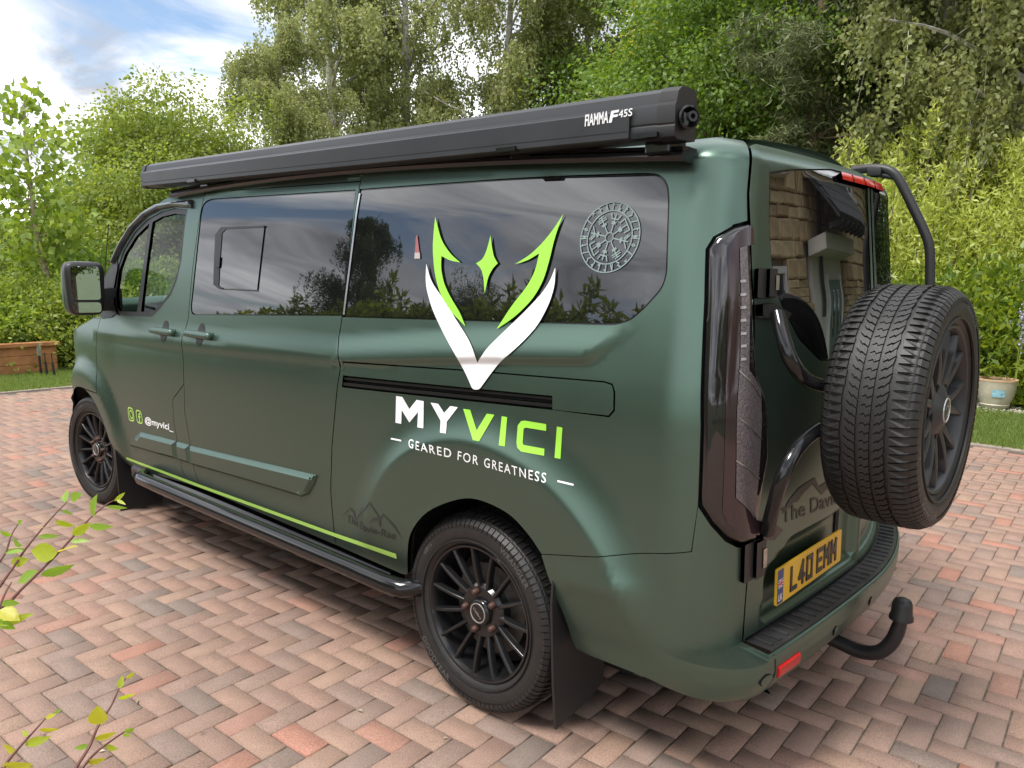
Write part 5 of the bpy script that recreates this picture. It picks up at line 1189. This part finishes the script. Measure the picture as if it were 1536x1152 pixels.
tree('a2', A2, gp(1035, 19.5), 'golden yellow leaved maple above the dark green maple', LM['gold'], M_barkD, 2.0, .98, None, 'maple_tree')
tree('a2', A2, gp(1010, 20.5), 'green maple behind the golden one', LM['maple'], M_barkD, 4.0, 1.15, None, 'maple_tree')
Pn = ('pine', 11.0, 2.4, 2.2, 71, 46000, .15)
for i, (px_, ds, rz, sc) in enumerate(((1205, 14.5, .5, .95), (1255, 16.5, 2.4, 1.05), (1130, 18, 4.4, 1.0), (1345, 19, 1.4, 1.05))):
    tree('p1', Pn, gp(px_, ds), ['larch with bare broken lower branches rising behind the rear doors', 'larch with straight pinkish trunk right of the bare branched one', 'larch half hidden behind the dark green maple', 'larch in the shade behind the weeping birch'][i], LM['pine'], M_barkP, rz, sc, 'larches behind the van', 'larch_tree')
WOODL = ['low green tree behind the airy birch crown', 'dark tree behind the forked birch trunk', 'green tree low behind the dense birch', 'green tree between the dense birch and the golden maple', 'tall shaded tree behind the dark green maple', 'tall shaded tree behind the bare branched larch', 'tall shaded tree behind the straight pinkish trunk', 'tall shaded tree behind the weeping birch curtains', 'tall shaded tree behind the laurel and flower pot', 'tall shaded tree at the end of the wood past the purple flowers', 'low green tree behind the leftmost leaning young birch']
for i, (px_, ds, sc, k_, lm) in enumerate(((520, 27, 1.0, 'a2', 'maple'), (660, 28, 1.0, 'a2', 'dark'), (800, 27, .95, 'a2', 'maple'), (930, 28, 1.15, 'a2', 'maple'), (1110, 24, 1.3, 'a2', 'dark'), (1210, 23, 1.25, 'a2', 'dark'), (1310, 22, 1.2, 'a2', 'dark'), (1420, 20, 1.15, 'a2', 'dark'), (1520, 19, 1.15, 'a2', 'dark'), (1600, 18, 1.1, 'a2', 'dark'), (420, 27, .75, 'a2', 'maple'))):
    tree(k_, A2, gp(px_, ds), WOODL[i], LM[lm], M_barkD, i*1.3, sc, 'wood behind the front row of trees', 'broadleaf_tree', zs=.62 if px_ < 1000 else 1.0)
RNG = np.random.default_rng(99)
# ---- slim sapling with a tie, left
sp0 = np.array([*hit(96, 540, 2, 0)[:2]])
sap = tag(empty('sapling_tree', (sp0[0], sp0[1], 0)), 'slim young tree with pale stem and bright leaves beside the raised bed', 'tree')
mb = MB(); sdist_ = np.linalg.norm(sp0-CAM[:2])
def sapx(u, v): 
    d = ray(u, v); t = sdist_/np.linalg.norm(d[:2]); return CAM+d*t-np.array([sp0[0], sp0[1], 0])
stem = spl(np.array([sapx(97, 545), sapx(90, 490), sapx(76, 440), sapx(62, 380), sapx(52, 330), sapx(45, 270), sapx(38, 210), sapx(36, 150)]), 4); mb.tube([tuple(q) for q in stem], list(np.linspace(.065, .010, len(stem))), 8)
P = []; D = []
tipsS = [(30, 150), (20, 160), (44, 158), (25, 215), (40, 222), (15, 245), (50, 250), (70, 262), (8, 275), (30, 290), (60, 300), (85, 300), (18, 320), (45, 335), (75, 330), (95, 320), (5, 345), (30, 360), (62, 355), (88, 345), (70, 196), (52, 205), (5, 250), (80, 380), (100, 290), (0, 300), (20, 385), (50, 375), (95, 420), (70, 430), (105, 450), (85, 470), (100, 500), (92, 520), (60, 455)]
for (u_, v_) in tipsS:
    i = int(np.argmin([abs(prj(q+np.array([sp0[0], sp0[1], 0]))[1]-v_-22) for q in stem])); e_ = sapx(u_, v_)+np.array([*RNG.normal(0, .28, 2), 0]); limb(mb, stem[i], e_, .014, .004, -.05, 4, .08, 4)
    n = 62; P.append(e_+RNG.normal(0, 1, (n, 3))*np.array([.19, .19, .14])); D.append(unit(RNG.normal(0, .6, (n, 3))+np.array([0, 0, -.55])))
V, F = leaf_quads(np.concatenate(P), np.concatenate(D), RNG.uniform(.08, .15, sum(map(len, P))), .85); obj_np('crown', V, F, LM['sap'], sap)
mb.build('trunk', pbr('pale sapling bark', (.36, .29, .22), .85, noise=.4, nscale=14), sap, True, 60)
mb = MB(); q = sapx(80, 463); mb.tube([q+np.array([-.08, .02, -.01]), q+np.array([-.02, .09, 0]), q+np.array([.06, .03, .02]), q+np.array([.10, -.04, .12])], .012, 6); mb.build('tree_tie', M_black, sap)
# ---- hedge clumps and shrubs
def shrub_mesh(seed, R_x, R_y, H, n, leaf, wd, upright=0.0, shoots=0):
    rng = np.random.default_rng(seed); mb = MB(); P = []; D = []
    if shoots:
        for k in range(shoots):
            a = rng.uniform(0, 6.28); r = math.sqrt(rng.uniform(0, 1)); b = np.array([math.cos(a)*r*R_x*.7, math.sin(a)*r*R_y*.7, 0]); out = np.array([b[0]*.45, b[1]*.45, 0])+rng.normal(0, .10, 3)
            hh = H*rng.uniform(.5, 1.1)*(1-.22*r*r); tip = b+out; tip[2] = hh; m = n//shoots; s = rng.uniform(.12, 1.0, m)**.75
            q = b+(tip-b)*s[:, None]+out*(np.sin(s*math.pi)*.3)[:, None]; sp = .20*(1.05-s)+.03; q = q+rng.normal(0, 1, (m, 3))*sp[:, None]; P.append(q); D.append(unit(rng.normal(0, .6, (m, 3))+np.array([0, 0, .55])))
            mb.tube([tuple(b), tuple((b+tip)/2+out*.15), tuple(tip)], [.012, .008, .003], 4, False)
        P = np.concatenate(P); D = np.concatenate(D)
    else:
        K = max(30, n//220); d = rnd_dirs(K, rng); d[:, 2] = np.abs(d[:, 2]); C0 = d*np.array([R_x, R_y, H*.92])*(rng.uniform(.45, 1, K)**.5)[:, None]; m = n//K
        P = (C0[:, None]+rng.normal(0, 1, (K, m, 3))*np.array([.16, .16, .13])*(R_x+H)*.42).reshape(-1, 3); P[:, 2] = np.abs(P[:, 2])+.02; D = unit(P*np.array([1, 1, .6])/max(R_x, .1)*.6+rng.normal(0, .55, P.shape)+np.array([0, 0, upright]))
        for k in range(0, K, 3): mb.tube([(C0[k, 0]*.15, C0[k, 1]*.15, 0), tuple(C0[k]*.6), tuple(C0[k])], [.022, .012, .005], 5, False)
    V, F = leaf_quads(P, D, leaf*rng.uniform(.7, 1.3, len(P)), wd, rng=rng); return mb, V, F
SP = {}
def shrub(key, spec, pos, label, lm, rz=0, sc=1.0, group=None, name='shrub', zs=1.0, cat='shrub', z=0):
    if key not in SP:
        mb, V, F = shrub_mesh(*spec); t0 = mb.build('stems', M_barkD, None, True, 60); SP[key] = (t0.data, mesh_np('foliage', V, F)); bpy.data.objects.remove(t0)
    r = tag(empty(name, (pos[0], pos[1], z), rz), label, cat, group); r.scale = (sc, sc, sc*zs)
    for nm_, me_, m_ in (('stems', SP[key][0], M_barkD), ('foliage', SP[key][1], lm)):
        if not me_.materials: me_.materials.append(m_)
        o = bpy.data.objects.new(nm_, me_); COL.objects.link(o); o.parent = r; o.material_slots[0].link = 'OBJECT'; o.material_slots[0].material = m_
    return r
W1 = (5, 1.3, 1.1, 3.0, 16000, .085, .30, .5, 46); G1 = (8, 1.2, 1.0, 1.7, 14000, .11, .42, .3); N1 = (9, 1.2, 1.0, 1.6, 14000, .075, .6, .1)
for i, (px_, ds, sc, rz, zs) in enumerate(((1275, 13.6, 1.05, 0, .95), (1345, 13.0, 1.14, 1.2, 1.05), (1420, 13.6, 1.12, 2.6, 1.05), (1500, 13.2, 1.08, 4.0, 1.0), (1580, 13.0, 1.08, 5.0, 1.0))):
    shrub('w1', W1, gp(px_, ds), ['yellow green upright shrub just behind the black rear ladder', 'tallest yellow green shrub with upright shoots right of the ladder', 'yellow green shrub with fine shoots above the laurel', 'yellow green shrub above the purple flowers', 'yellow green shrub at the end of the shrub border'][i], LM['willow'], rz, sc, 'yellow green shrub border', 'willow_shrub', zs)
for i, (px_, ds, sc, rz) in enumerate(((1415, 11.9, .92, 0), (1478, 12.0, .98, 2), (1545, 11.8, 1.0, 4), (1360, 11.9, .82, 1), (1300, 12.0, .78, 3))):
    shrub('g1', G1, gp(px_, ds), ['bright leaved laurel bush right of the spare wheel', 'broad leaved laurel bush behind the flower pot', 'laurel bush beside the purple flower spikes', 'laurel bush between the ladder and the spare wheel', 'laurel bush low behind the rear doors'][i], LM['laurel'], rz, sc, 'laurel bushes by the lawn', 'laurel_bush')
shrub('n1', N1, gp(1335, 11.2), 'small dark conifer bush low behind the ladder', LM['conif'], 0, .8, None, 'conifer_bush')
for i, (px_, ds, sc, lm, rz) in enumerate(((-60, 13.2, .85, 'sap', 0), (10, 13.6, .80, 'ash', 1), (70, 13.4, .80, 'sap', 2), (125, 13.0, .82, 'ash', 3), (170, 14, .9, 'maple', 4.2), (30, 15.2, 1.1, 'ash', 5), (110, 15.5, 1.15, 'maple', 6), (215, 15, 1.0, 'maple', 1.5), (300, 15.5, 1.0, 'maple', 2.5))):
    shrub('n1', N1, gp(px_, ds), ['yellow green bush behind the end of the raised bed', 'dense green bush directly behind the raised bed', 'bright bush behind the sapling stem', 'bush between the sapling and the door mirror', 'green bush behind the door mirror', 'taller bush behind the raised bed hedge', 'taller green bush behind the sapling', 'green bush seen above the bonnet', 'green bush hidden behind the cab'][i], LM[lm], rz, sc, 'bushes behind the lawn', 'hedge_bush')
# ---- wooden raised bed
M_wood = pbr('orange stained timber', (.42, .185, .075), .7, noise=.25, nscale=9, bump=.25, bscale=40)
c0 = hit(86, 557, 2, 0); c1 = hit(-60, 569, 2, 0); dv = (c1-c0); Lb = np.linalg.norm(dv); an = math.atan2(dv[1], dv[0])
bed = tag(empty('raised_bed', (c0[0], c0[1], 0), an), 'orange stained timber raised bed with a cap rail on the lawn', 'raised bed')
for k in range(3):
    mb = MB(); mb.box((Lb/2, -.03*0, .062+k*.122), (Lb, .05, .118), bev=.005); mb.build('plank', M_wood, bed)
mb = MB(); mb.box((Lb/2, 0, .39), (Lb+.06, .16, .05), bev=.006); mb.build('cap_rail', M_wood, bed)
for k in range(3):
    mb = MB(); mb.box((0, .5*0-.0, .062+k*.122), (.05, .0, .118)); 
for k in range(3):
    s_ = -1 if np.cross(np.append(dv[:2], 0), np.append(c0[:2]-CAM[:2], 0))[2] < 0 else 1
    mb = MB(); mb.box((.03, s_*.55, .062+k*.122), (.05, 1.04, .118), bev=.005); mb.build('plank', M_wood, bed)
mb = MB(); mb.box((Lb/2, s_*.55, .30), (Lb-.1, 1.0, .04)); mb.build('bed_soil', M_sand, bed)
# hand tools stuck in the lawn by the bed
for i, (u_, v_, h_, lab) in enumerate(((62, 562, .42, 'hand trowel with pale blade standing in the grass by the raised bed'), (71, 563, .30, 'dark handled garden fork standing in the grass by the raised bed'), (82, 565, .30, 'slim dark garden stake leaning in the grass by the raised bed'))):
    p_ = hit(u_, v_, 2, 0); t_ = tag(empty('garden_tool', (p_[0], p_[1], 0)), lab, 'garden tool'); mb = MB(); mb.tube([(0, 0, 0), (.01*i, .01, h_*.6)], [.016, .014], 8); mb.build('handle', M_black, t_, True)
    mb = MB()
    if i == 0: mb.prism([(-.03, 0), (.03, 0), (.028, .10), (0, .18), (-.028, .10)], lambda a, b: (.01*i+a*.7, .006+a*.7, h_*.6+b), lambda a, b: (.01*i+a*.7, .012+a*.7, h_*.6+b))
    else: mb.tube([(.01*i, .01, h_*.6), (.012*i+.01, .01, h_)], .007, 6)
    mb.build('blade', M_steel if i == 0 else M_black, t_)
# ---- flower pot, gravel, purple flowers
pp_ = hit(1491, 612, 2, 0)
pot = tag(empty('flower_pot', (pp_[0], pp_[1], 0)), 'cream glazed flower pot with a blue label standing by the laurel bushes', 'flower pot')
M_pot = pbr('cream glaze', (.52, .47, .37), .35, noise=.2, nscale=10); M_terra = pbr('terracotta rim', (.50, .33, .19), .7, noise=.2, nscale=20)
mb = MB(); mb.lathe([(0, .10), (0, .125), (.05, .155), (.06, .150), (.12, .175), (.20, .195), (.30, .205), (.33, .212), (.335, .20), (.28, .19), (.05, .14)], 40, Matrix.Rotation(R_(90), 3, 'X')); mb.build('pot_body', M_pot, pot, True, 40)
mb = MB(); mb.lathe([(.325, .213), (.345, .212), (.345, .188), (.32, .186)], 40, Matrix.Rotation(R_(90), 3, 'X')); mb.build('rim', M_terra, pot, True)
mb = MB(); mb.lathe([(.30, .0), (.30, .19)], 24, Matrix.Rotation(R_(90), 3, 'X')); mb.build('soil', M_sand, pot)
tocam = math.atan2(CAM[1]-pp_[1], CAM[0]-pp_[0]); V = []
for k in range(9):
    a = tocam+.15+(k-4)*.085
    for (z_, r_) in ((.15, .1905), (.235, .2045)): V.append((r_*math.cos(a), r_*math.sin(a), z_))
mb = MB(); mb.add(V, [[2*k, 2*k+2, 2*k+3, 2*k+1] for k in range(8)]); mb.build('label', pbr('pale blue label', (.30, .55, .66), .5, noise=.3, nscale=40), pot)
M_grav = pbr('pale gravel', (.42, .38, .32), .9, noise=.4, nscale=30)
gv = MB(); ico = [(0, 0, 1), (.9, 0, 0), (0, .9, 0), (-.9, 0, 0), (0, -.9, 0), (0, 0, -.6)]; icf = [[0, 1, 2], [0, 2, 3], [0, 3, 4], [0, 4, 1], [5, 2, 1], [5, 3, 2], [5, 4, 3], [5, 1, 4]]
for k in range(900):
    x_, y_ = RNG.uniform(-1.3, 1.8), -7.4+RNG.uniform(-.45, .12)+RNG.normal(0, .04); s_ = RNG.uniform(.010, .028); a = RNG.uniform(0, 6.28)
    gv.add([((q[0]*math.cos(a)-q[1]*math.sin(a))*s_+x_, (q[0]*math.sin(a)+q[1]*math.cos(a))*s_*.8+y_, q[2]*s_*.6+.004) for q in ico], icf)
tag(gv.build('gravel', M_grav), 'strip of pale gravel along the foot of the laurel bushes', 'gravel', kind='stuff')
fp = gp(1540, 10.6); fl_ = tag(empty('lilac_flower', (fp[0], fp[1], 0)), 'pale purple flower spikes on thin stems beside the laurel bushes', 'flower'); P = []; mb = MB()
for (u_, v_) in ((1536, 472), (1539, 490), (1535, 505)):
    d = ray(u_, v_); q = CAM+d*(10.6/np.linalg.norm(d[:2]))-np.array([fp[0], fp[1], 0]); P.append(q+RNG.normal(0, 1, (60, 3))*np.array([.03, .03, .07])); mb.tube([(0, 0, 0), tuple(q*np.array([.5, .5, .6])), tuple(q)], [.008, .006, .003], 4)
P = np.concatenate(P); V, F = leaf_quads(P, rnd_dirs(len(P)), .026, .8); PET = obj_np('petals', V, F, leafmat('lilac petals', (.35, .30, .55), (.62, .58, .78), .3), fl_); PET['kind'] = 'stuff'; mb.build('stem', LM['laurel'], fl_)
# ---- foreground shrub twigs, bottom left
def twig_plant(name, label, stems, dist, seed, foot):
    rng = np.random.default_rng(seed); root = tag(empty(name, (foot[0], foot[1], 0)), label, 'shrub')
    fo = np.array([foot[0], foot[1], 0.0])
    def at(u, v, ds): d = ray(u, v); return CAM+d*(ds/(d@cF))-fo
    for (pts, leaves, ds) in stems:
        Q = [at(u, v, ds+.02*i) for i, (u, v) in enumerate(pts)]; ex = at(pts[0][0]+(pts[0][0]-pts[1][0])*1.6-15, pts[0][1]+(pts[0][1]-pts[1][1])*1.6+30, ds-.03); Q = [np.array([0, 0, 0]), np.array([ex[0]*.8, ex[1]*.8, ex[2]*.55]), ex]+Q; S = spl(np.array(Q), 6)
        mb = MB(); mb.tube([tuple(q) for q in S], list(np.linspace(.0036, .0011, len(S))), 6); mb.build('stem', M_twig, root, True, 60)
        for (u, v, du, dv, wd) in leaves:
            a = at(u, v, ds+.03); b = at(u+du, v+dv, ds+.03+rng.normal(0, .015)); ax = b-a; l = np.linalg.norm(ax); ax /= l; view = -cF+rng.normal(0, .35, 3); sd_ = np.cross(ax, view); sd_ /= np.linalg.norm(sd_); nn_ = np.cross(sd_, ax)
            n = 9; V = []; 
            for i in range(n+1):
                s = i/n; wv = l*wd*.6*math.sin(math.pi*min(1, s**.8*1.0))**.85*(1+.12*(i % 2)) if 0 < i < n else .0006
                c = a+ax*l*s-nn_*l*.10*s*s; V += [c+sd_*wv+nn_*wv*.25, c, c-sd_*wv+nn_*wv*.25]
            F = []
            for i in range(n): F += [[3*i, 3*i+1, 3*i+4, 3*i+3], [3*i+1, 3*i+2, 3*i+5, 3*i+4]]
            obj_np('leaf', np.array(V), np.array(F), LMT[rng.integers(0, 3)], root, True)
    return root
def plainleaf(name, c):
    m = leafmat(name, c, tuple(min(1, q*1.25) for q in c), .45, .38); t = m.node_tree; b = t.nodes['Principled BSDF']
    tcx = nn(t, 'ShaderNodeTexCoord'); wv = nn(t, 'ShaderNodeTexNoise', inp={'Scale': 120.0, 'Detail': 3.0}); t.links.new(tcx.outputs['Object'], wv.inputs['Vector'])
    bp_ = nn(t, 'ShaderNodeBump', inp={'Strength': .35, 'Distance': .004}); t.links.new(wv.outputs['Fac'], bp_.inputs['Height']); t.links.new(bp_.outputs[0], b.inputs['Normal']); return m
LMT = [plainleaf('young leaf a', (.34, .42, .05)), plainleaf('young leaf b', (.22, .36, .055)), plainleaf('young leaf c', (.46, .46, .06))]
zq = lambda X_, Y_: (X_*.2865, 570+Y_*.2865)
T1 = [([zq(60, 1152), zq(180, 1030), zq(300, 910), zq(400, 800), zq(480, 715), zq(560, 650), zq(610, 625)],
       [(*zq(200, 1000), -32, 18, .42), (*zq(215, 1020), 48, -12, .26), (*zq(300, 905), -42, -2, .52), (*zq(310, 900), 26, -12, .30), (*zq(380, 810), 26, -16, .34), (*zq(370, 845), 28, -2, .22), (*zq(470, 765), 32, 2, .22), (*zq(487, 715), 2, -32, .34), (*zq(560, 662), 30, 3, .18), (*zq(600, 632), 16, -12, .26), (*zq(612, 628), 12, 6, .22)], 1.28),
      ([zq(0, 1080), zq(70, 980), zq(130, 890), zq(210, 790), zq(290, 700), (zq(350, 640))],
       [(*zq(60, 960), 24, -6, .45), (*zq(120, 895), -28, 2, .22), (*zq(200, 820), 32, -1, .22), (*zq(290, 740), 28, 8, .28), (*zq(230, 772), -12, 1, .25), (*zq(320, 690), 20, 2, .24), (*zq(345, 640), 0, -19, .42), (*zq(372, 622), 13, -7, .3)], 1.34),
      ([zq(-20, 980), zq(30, 900), zq(60, 810), zq(98, 750)], [(*zq(60, 815), -18, -6, .35), (*zq(70, 830), 10, 12, .4), (*zq(95, 755), 5, -6, .4), (*zq(20, 900), 34, -4, .2)], 1.4),
      ([zq(-10, 1200), zq(30, 1110), zq(60, 1060)], [(0, 905, 30, 0, .34), (0, 915, 28, 14, .5), (-5, 925, 26, 20, .5), (0, 938, 50, -18, .22)], 1.15)]
twig_plant('foreground_shrub', 'thin red stemmed shrub twigs with young green leaves in front of the front wheel', T1, 1.3, 4, (-.85, 2.95))
zw = lambda X_, Y_: (X_/2.4, 900+Y_/2.4)
T2 = [([zw(270, 610), zw(320, 530), zw(355, 450), zw(400, 380), zw(430, 315), zw(455, 280)], [(*zw(355, 448), -2, -26, .62), (*zw(430, 318), 4, -18, .42), (*zw(425, 352), 27, -4, .26), (*zw(340, 500), 32, -8, .30), (*zw(320, 525), -22, 4, .34), (*zw(310, 585), 28, -4, .26), (*zw(455, 282), 12, -8, .3)], 1.12),
      ([zw(300, 600), zw(350, 545), zw(410, 500), zw(455, 470)], [(*zw(380, 525), 18, 6, .4), (*zw(450, 475), 12, -4, .3), (*zw(445, 480), 10, 6, .3)], 1.14),
      ([zw(10, 605), zw(70, 530), (zw(120, 475)), zw(165, 425)], [(*zw(100, 490), -8, -8, .5), (*zw(140, 465), 30, 2, .24), (*zw(90, 520), 36, -10, .26), (*zw(60, 545), -22, -8, .4), (*zw(165, 425), 14, -6, .35), (*zw(195, 410), 12, -8, .3)], 1.16),
      ([zw(-20, 640), zw(20, 600)], [(*zw(20, 590), 46, 12, .32), (*zw(10, 600), 40, 0, .3)], 1.05)]
twig_plant('foreground_shrub', 'low shrub shoots with young leaves over the bricks at the drive edge', T2, 1.1, 5, (-1.0, 2.75))
# ================================================================== behind the camera, seen in the glass
for i, x_ in enumerate(np.arange(1.0, 12.5, .9)):
    hz_ = float(np.interp(x_, [1, 5, 8, 12], [1.08, 1.02, .86, .62]))
    shrub('h1', (21, .85, .6, 2.75, 9000, .15, .38, .5, 42), (x_, 6.0+.12*math.sin(i*2.1)), 'broad leaved laurel of the tall hedge along the open side of the driveway', LM['laurel'], i*1.7, 1.0, 'laurel hedge along the driveway', 'hedge_laurel', cat='hedge', zs=hz_*(1+.04*math.sin(i*2.3)))
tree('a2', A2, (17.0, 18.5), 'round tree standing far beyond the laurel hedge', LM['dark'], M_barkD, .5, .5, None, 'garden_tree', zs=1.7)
tree('b1', B1, (8.6, 6.7), 'slender drooping tree rising over the laurel hedge', LM['dark'], M_barkD, 1.0, .33, None, 'garden_tree', zs=1.25)
for i, (x_, y_, s_) in enumerate(((-12.5, 1.5, .62), (-13.5, 5.5, .7), (-11.5, 8.5, .6), (-4.6, -17.0, .95), (-7.5, -16.5, 1.0))):
    tree('a2', A2, (x_, y_), ['tree across the lane behind the driveway', 'larger tree across the lane behind the driveway', 'tree at the corner of the lane and laurel hedge', 'tree beyond the gable of the stone house', 'tree behind the stone house roof'][i], LM['maple'], M_barkD, i*1.1, s_, None, 'garden_tree')
# stone house
hs = tag(empty('stone_house', (-4.7, -8.0, 0), R_(-90)), 'buff stone house with white rendered gable, slate porch and green door', 'house')
hs.scale = (1, 1, 1.1)
def hb(name, c, d, mat, bev=0, par=hs): mb = MB(); mb.box(c, d, None, bev); return mb.build(name, mat, par)
M_mort = pbr('mortar', (.27, .22, .16), .95, noise=.2, nscale=20); M_rend = pbr('white render', (.62, .61, .58), .9, noise=.06, nscale=3); M_slate = pbr('dark slate', (.035, .038, .043), .6, noise=.3, nscale=8)
M_upvc = pbr('white frame', (.72, .72, .72), .35); M_door = pbr('sage green door', (.10, .19, .15), .45); M_dglass = pbr('house glass', (.02, .025, .03), .03, ior=1.6)
HX0, HX1 = -5.0, 6.2     # local x of the facade (world -10 .. -1.45), front at local y = 0
hb('wall', ((HX0+HX1)/2, -2.6, 2.7), (HX1-HX0, 5.0, 5.4), M_mort)
stm = []
for k, c_ in enumerate(((.50, .37, .22), (.58, .43, .26), (.42, .30, .175), (.62, .49, .31))): stm.append(pbr('buff stone %s' % 'abcd'[k], c_, .9, noise=.25, nscale=7, bump=.7, bscale=14))
SX = -1.0
openings = [(.55+SX, 2.55+SX, 0, 2.35), (-2.9, -1.7, .9, 2.2), (2.2, 3.2, 3.3, 4.4), (-2.9, -1.8, 3.3, 4.4), (-4.6, -3.5, .9, 2.2)]
z_ = 0.0; stones = []; row = 0; rs_ = np.random.default_rng(12)
while z_ < 5.3:
    hh = rs_.choice([.16, .2, .26]); x_ = HX0+rs_.uniform(-.2, 0)
    while x_ < HX1:
        ww = rs_.uniform(.26, .62); a0, a1_ = max(x_, HX0), min(x_+ww, HX1)
        if a1_-a0 > .08 and not any(a0 < o_[1] and a1_ > o_[0] and z_ < o_[3] and z_+hh > o_[2] for o_ in openings) and not (-.3 < (a0+a1_)/2 < .5 and z_ > 2.6 and False): stones.append((a0, a1_, z_, z_+hh))
        x_ += ww
    z_ += hh; row += 1
stones.sort(key=lambda q: abs((q[0]+q[1])/2-1.2)+.6*abs((q[2]+q[3])/2-2.6))
def stone_shape(w_, h_):
    j = rs_.uniform(-.012, .012, (4, 2)); q = np.array([(-w_/2+.008, -h_/2+.008), (w_/2-.008, -h_/2+.008), (w_/2-.008, h_/2-.008), (-w_/2+.008, h_/2-.008)])+j; d0 = rs_.uniform(.02, .05)
    V = [(a, -.11, b) for a, b in q]+[(a, .0+d0*.4, b) for a, b in q]+[(a*.86, d0, b*.80) for a, b in q]; F = [[8, 9, 10, 11]]+[[k+i, k+(i+1) % 4, k+4+(i+1) % 4, k+4+i] for k in (0, 4) for i in range(4)]; return V, F
fld = MB()
for k, (a, b, c, d_) in enumerate(stones):
    V, F = stone_shape(b-a, d_-c); off_ = ((a+b)/2, 0, (c+d_)/2)
    if k < 300: mb = MB(); mb.add(V, F); o = mb.build('stone', stm[rs_.integers(0, 4)], hs); o.location = off_
    else: fld.add([(p_[0]+off_[0], p_[1], p_[2]+off_[2]) for p_ in V], F)
o = fld.build('stonework', stm[0], hs); o['kind'] = 'stuff'
# porch: recessed white entrance, green door, slate canopy
hb('porch_lining', (1.55+SX, -.25, 1.17), (2.0, .5, 2.34), M_rend)
dr = hb('door', (1.85+SX, .02, 1.02), (.86, .06, 2.02), M_door, .004); hb('door_frame', (1.38+SX, .03, 1.05), (.08, .08, 2.1), M_upvc, 0, dr); hb('door_frame', (2.32+SX, .03, 1.05), (.08, .08, 2.1), M_upvc, 0, dr)
for x_ in (1.70, 2.0): hb('door_pane', (x_+SX, .054, 1.30), (.10, .012, 1.0), M_dglass, 0, dr)
hb('door_handle', (1.50+SX, .08, 1.0), (.03, .05, .16), M_steel, 0, dr)
hb('porch_fascia', (1.5+SX, .25, 2.42), (2.2, .50, .20), M_rend, .01)
cn = MB(); cn.prism([(-.05, 3.43), (1.02, 2.56), (1.05, 2.60), (-.05, 3.50)], lambda a, b: (.10+SX, a, b), lambda a, b: (2.9+SX, a, b)); can = cn.build('porch_roof', M_slate, hs)
for r_ in range(4):
    for c_ in range(10):
        mb = MB(); y0 = 1.05-r_*.27; z0 = 2.612+r_*.2205; x0 = SX+.10+c_*.28+(.14 if r_ % 2 else 0)-.02
        mb.prism([(y0+.01, z0-.008), (y0+.012, z0+.012), (y0-.29, z0+.252), (y0-.29, z0+.236)], lambda a, b: (x0+.004, a, b), lambda a, b: (x0+.272, a, b)); q = mb.build('roof_slate', M_slate, can)
for x_ in np.arange(.3, 2.8, .38): hb('rafter_end', (x_+SX, .85, 2.545), (.06, .38, .07), M_slate)
hb('render_panel', (.35, .02, 4.30), (.62, .10, 2.1), M_rend)
for (x0, x1, z0, z1) in openings[1:]:
    w_ = hb('window', ((x0+x1)/2, -.06, (z0+z1)/2), (x1-x0, .06, z1-z0), M_dglass)
    for (c, d_) in ((((x0+x1)/2, -.01, z0+.04), (x1-x0, .07, .08)), (((x0+x1)/2, -.01, z1-.04), (x1-x0, .07, .08)), ((x0+.04, -.01, (z0+z1)/2), (.08, .065, z1-z0-.16)), ((x1-.04, -.01, (z0+z1)/2), (.08, .065, z1-z0-.16)), (((x0+x1)/2, -.008, (z0+z1)/2), (.07, .06, z1-z0-.16))): hb('window_frame', c, d_, M_upvc, 0, w_)
    hb('window_sill', ((x0+x1)/2, .06, z0-.05), (x1-x0+.2, .22, .08), M_rend, .008, w_)
rf = MB(); rf.prism([(.35, 5.32), (-2.6, 7.2), (-5.5, 5.32), (-5.5, 5.42), (-2.6, 7.32), (.35, 5.44)], lambda a, b: (HX0-.2, a, b), lambda a, b: (HX1+.2, a, b)); rf.build('roof', M_slate, hs)
hb('downpipe', (-.02, .08, 3.2), (.07, .07, 4.2), M_slate); hb('gutter', ((HX0+HX1)/2, .40, 5.28), (HX1-HX0+.4, .11, .09), M_slate)
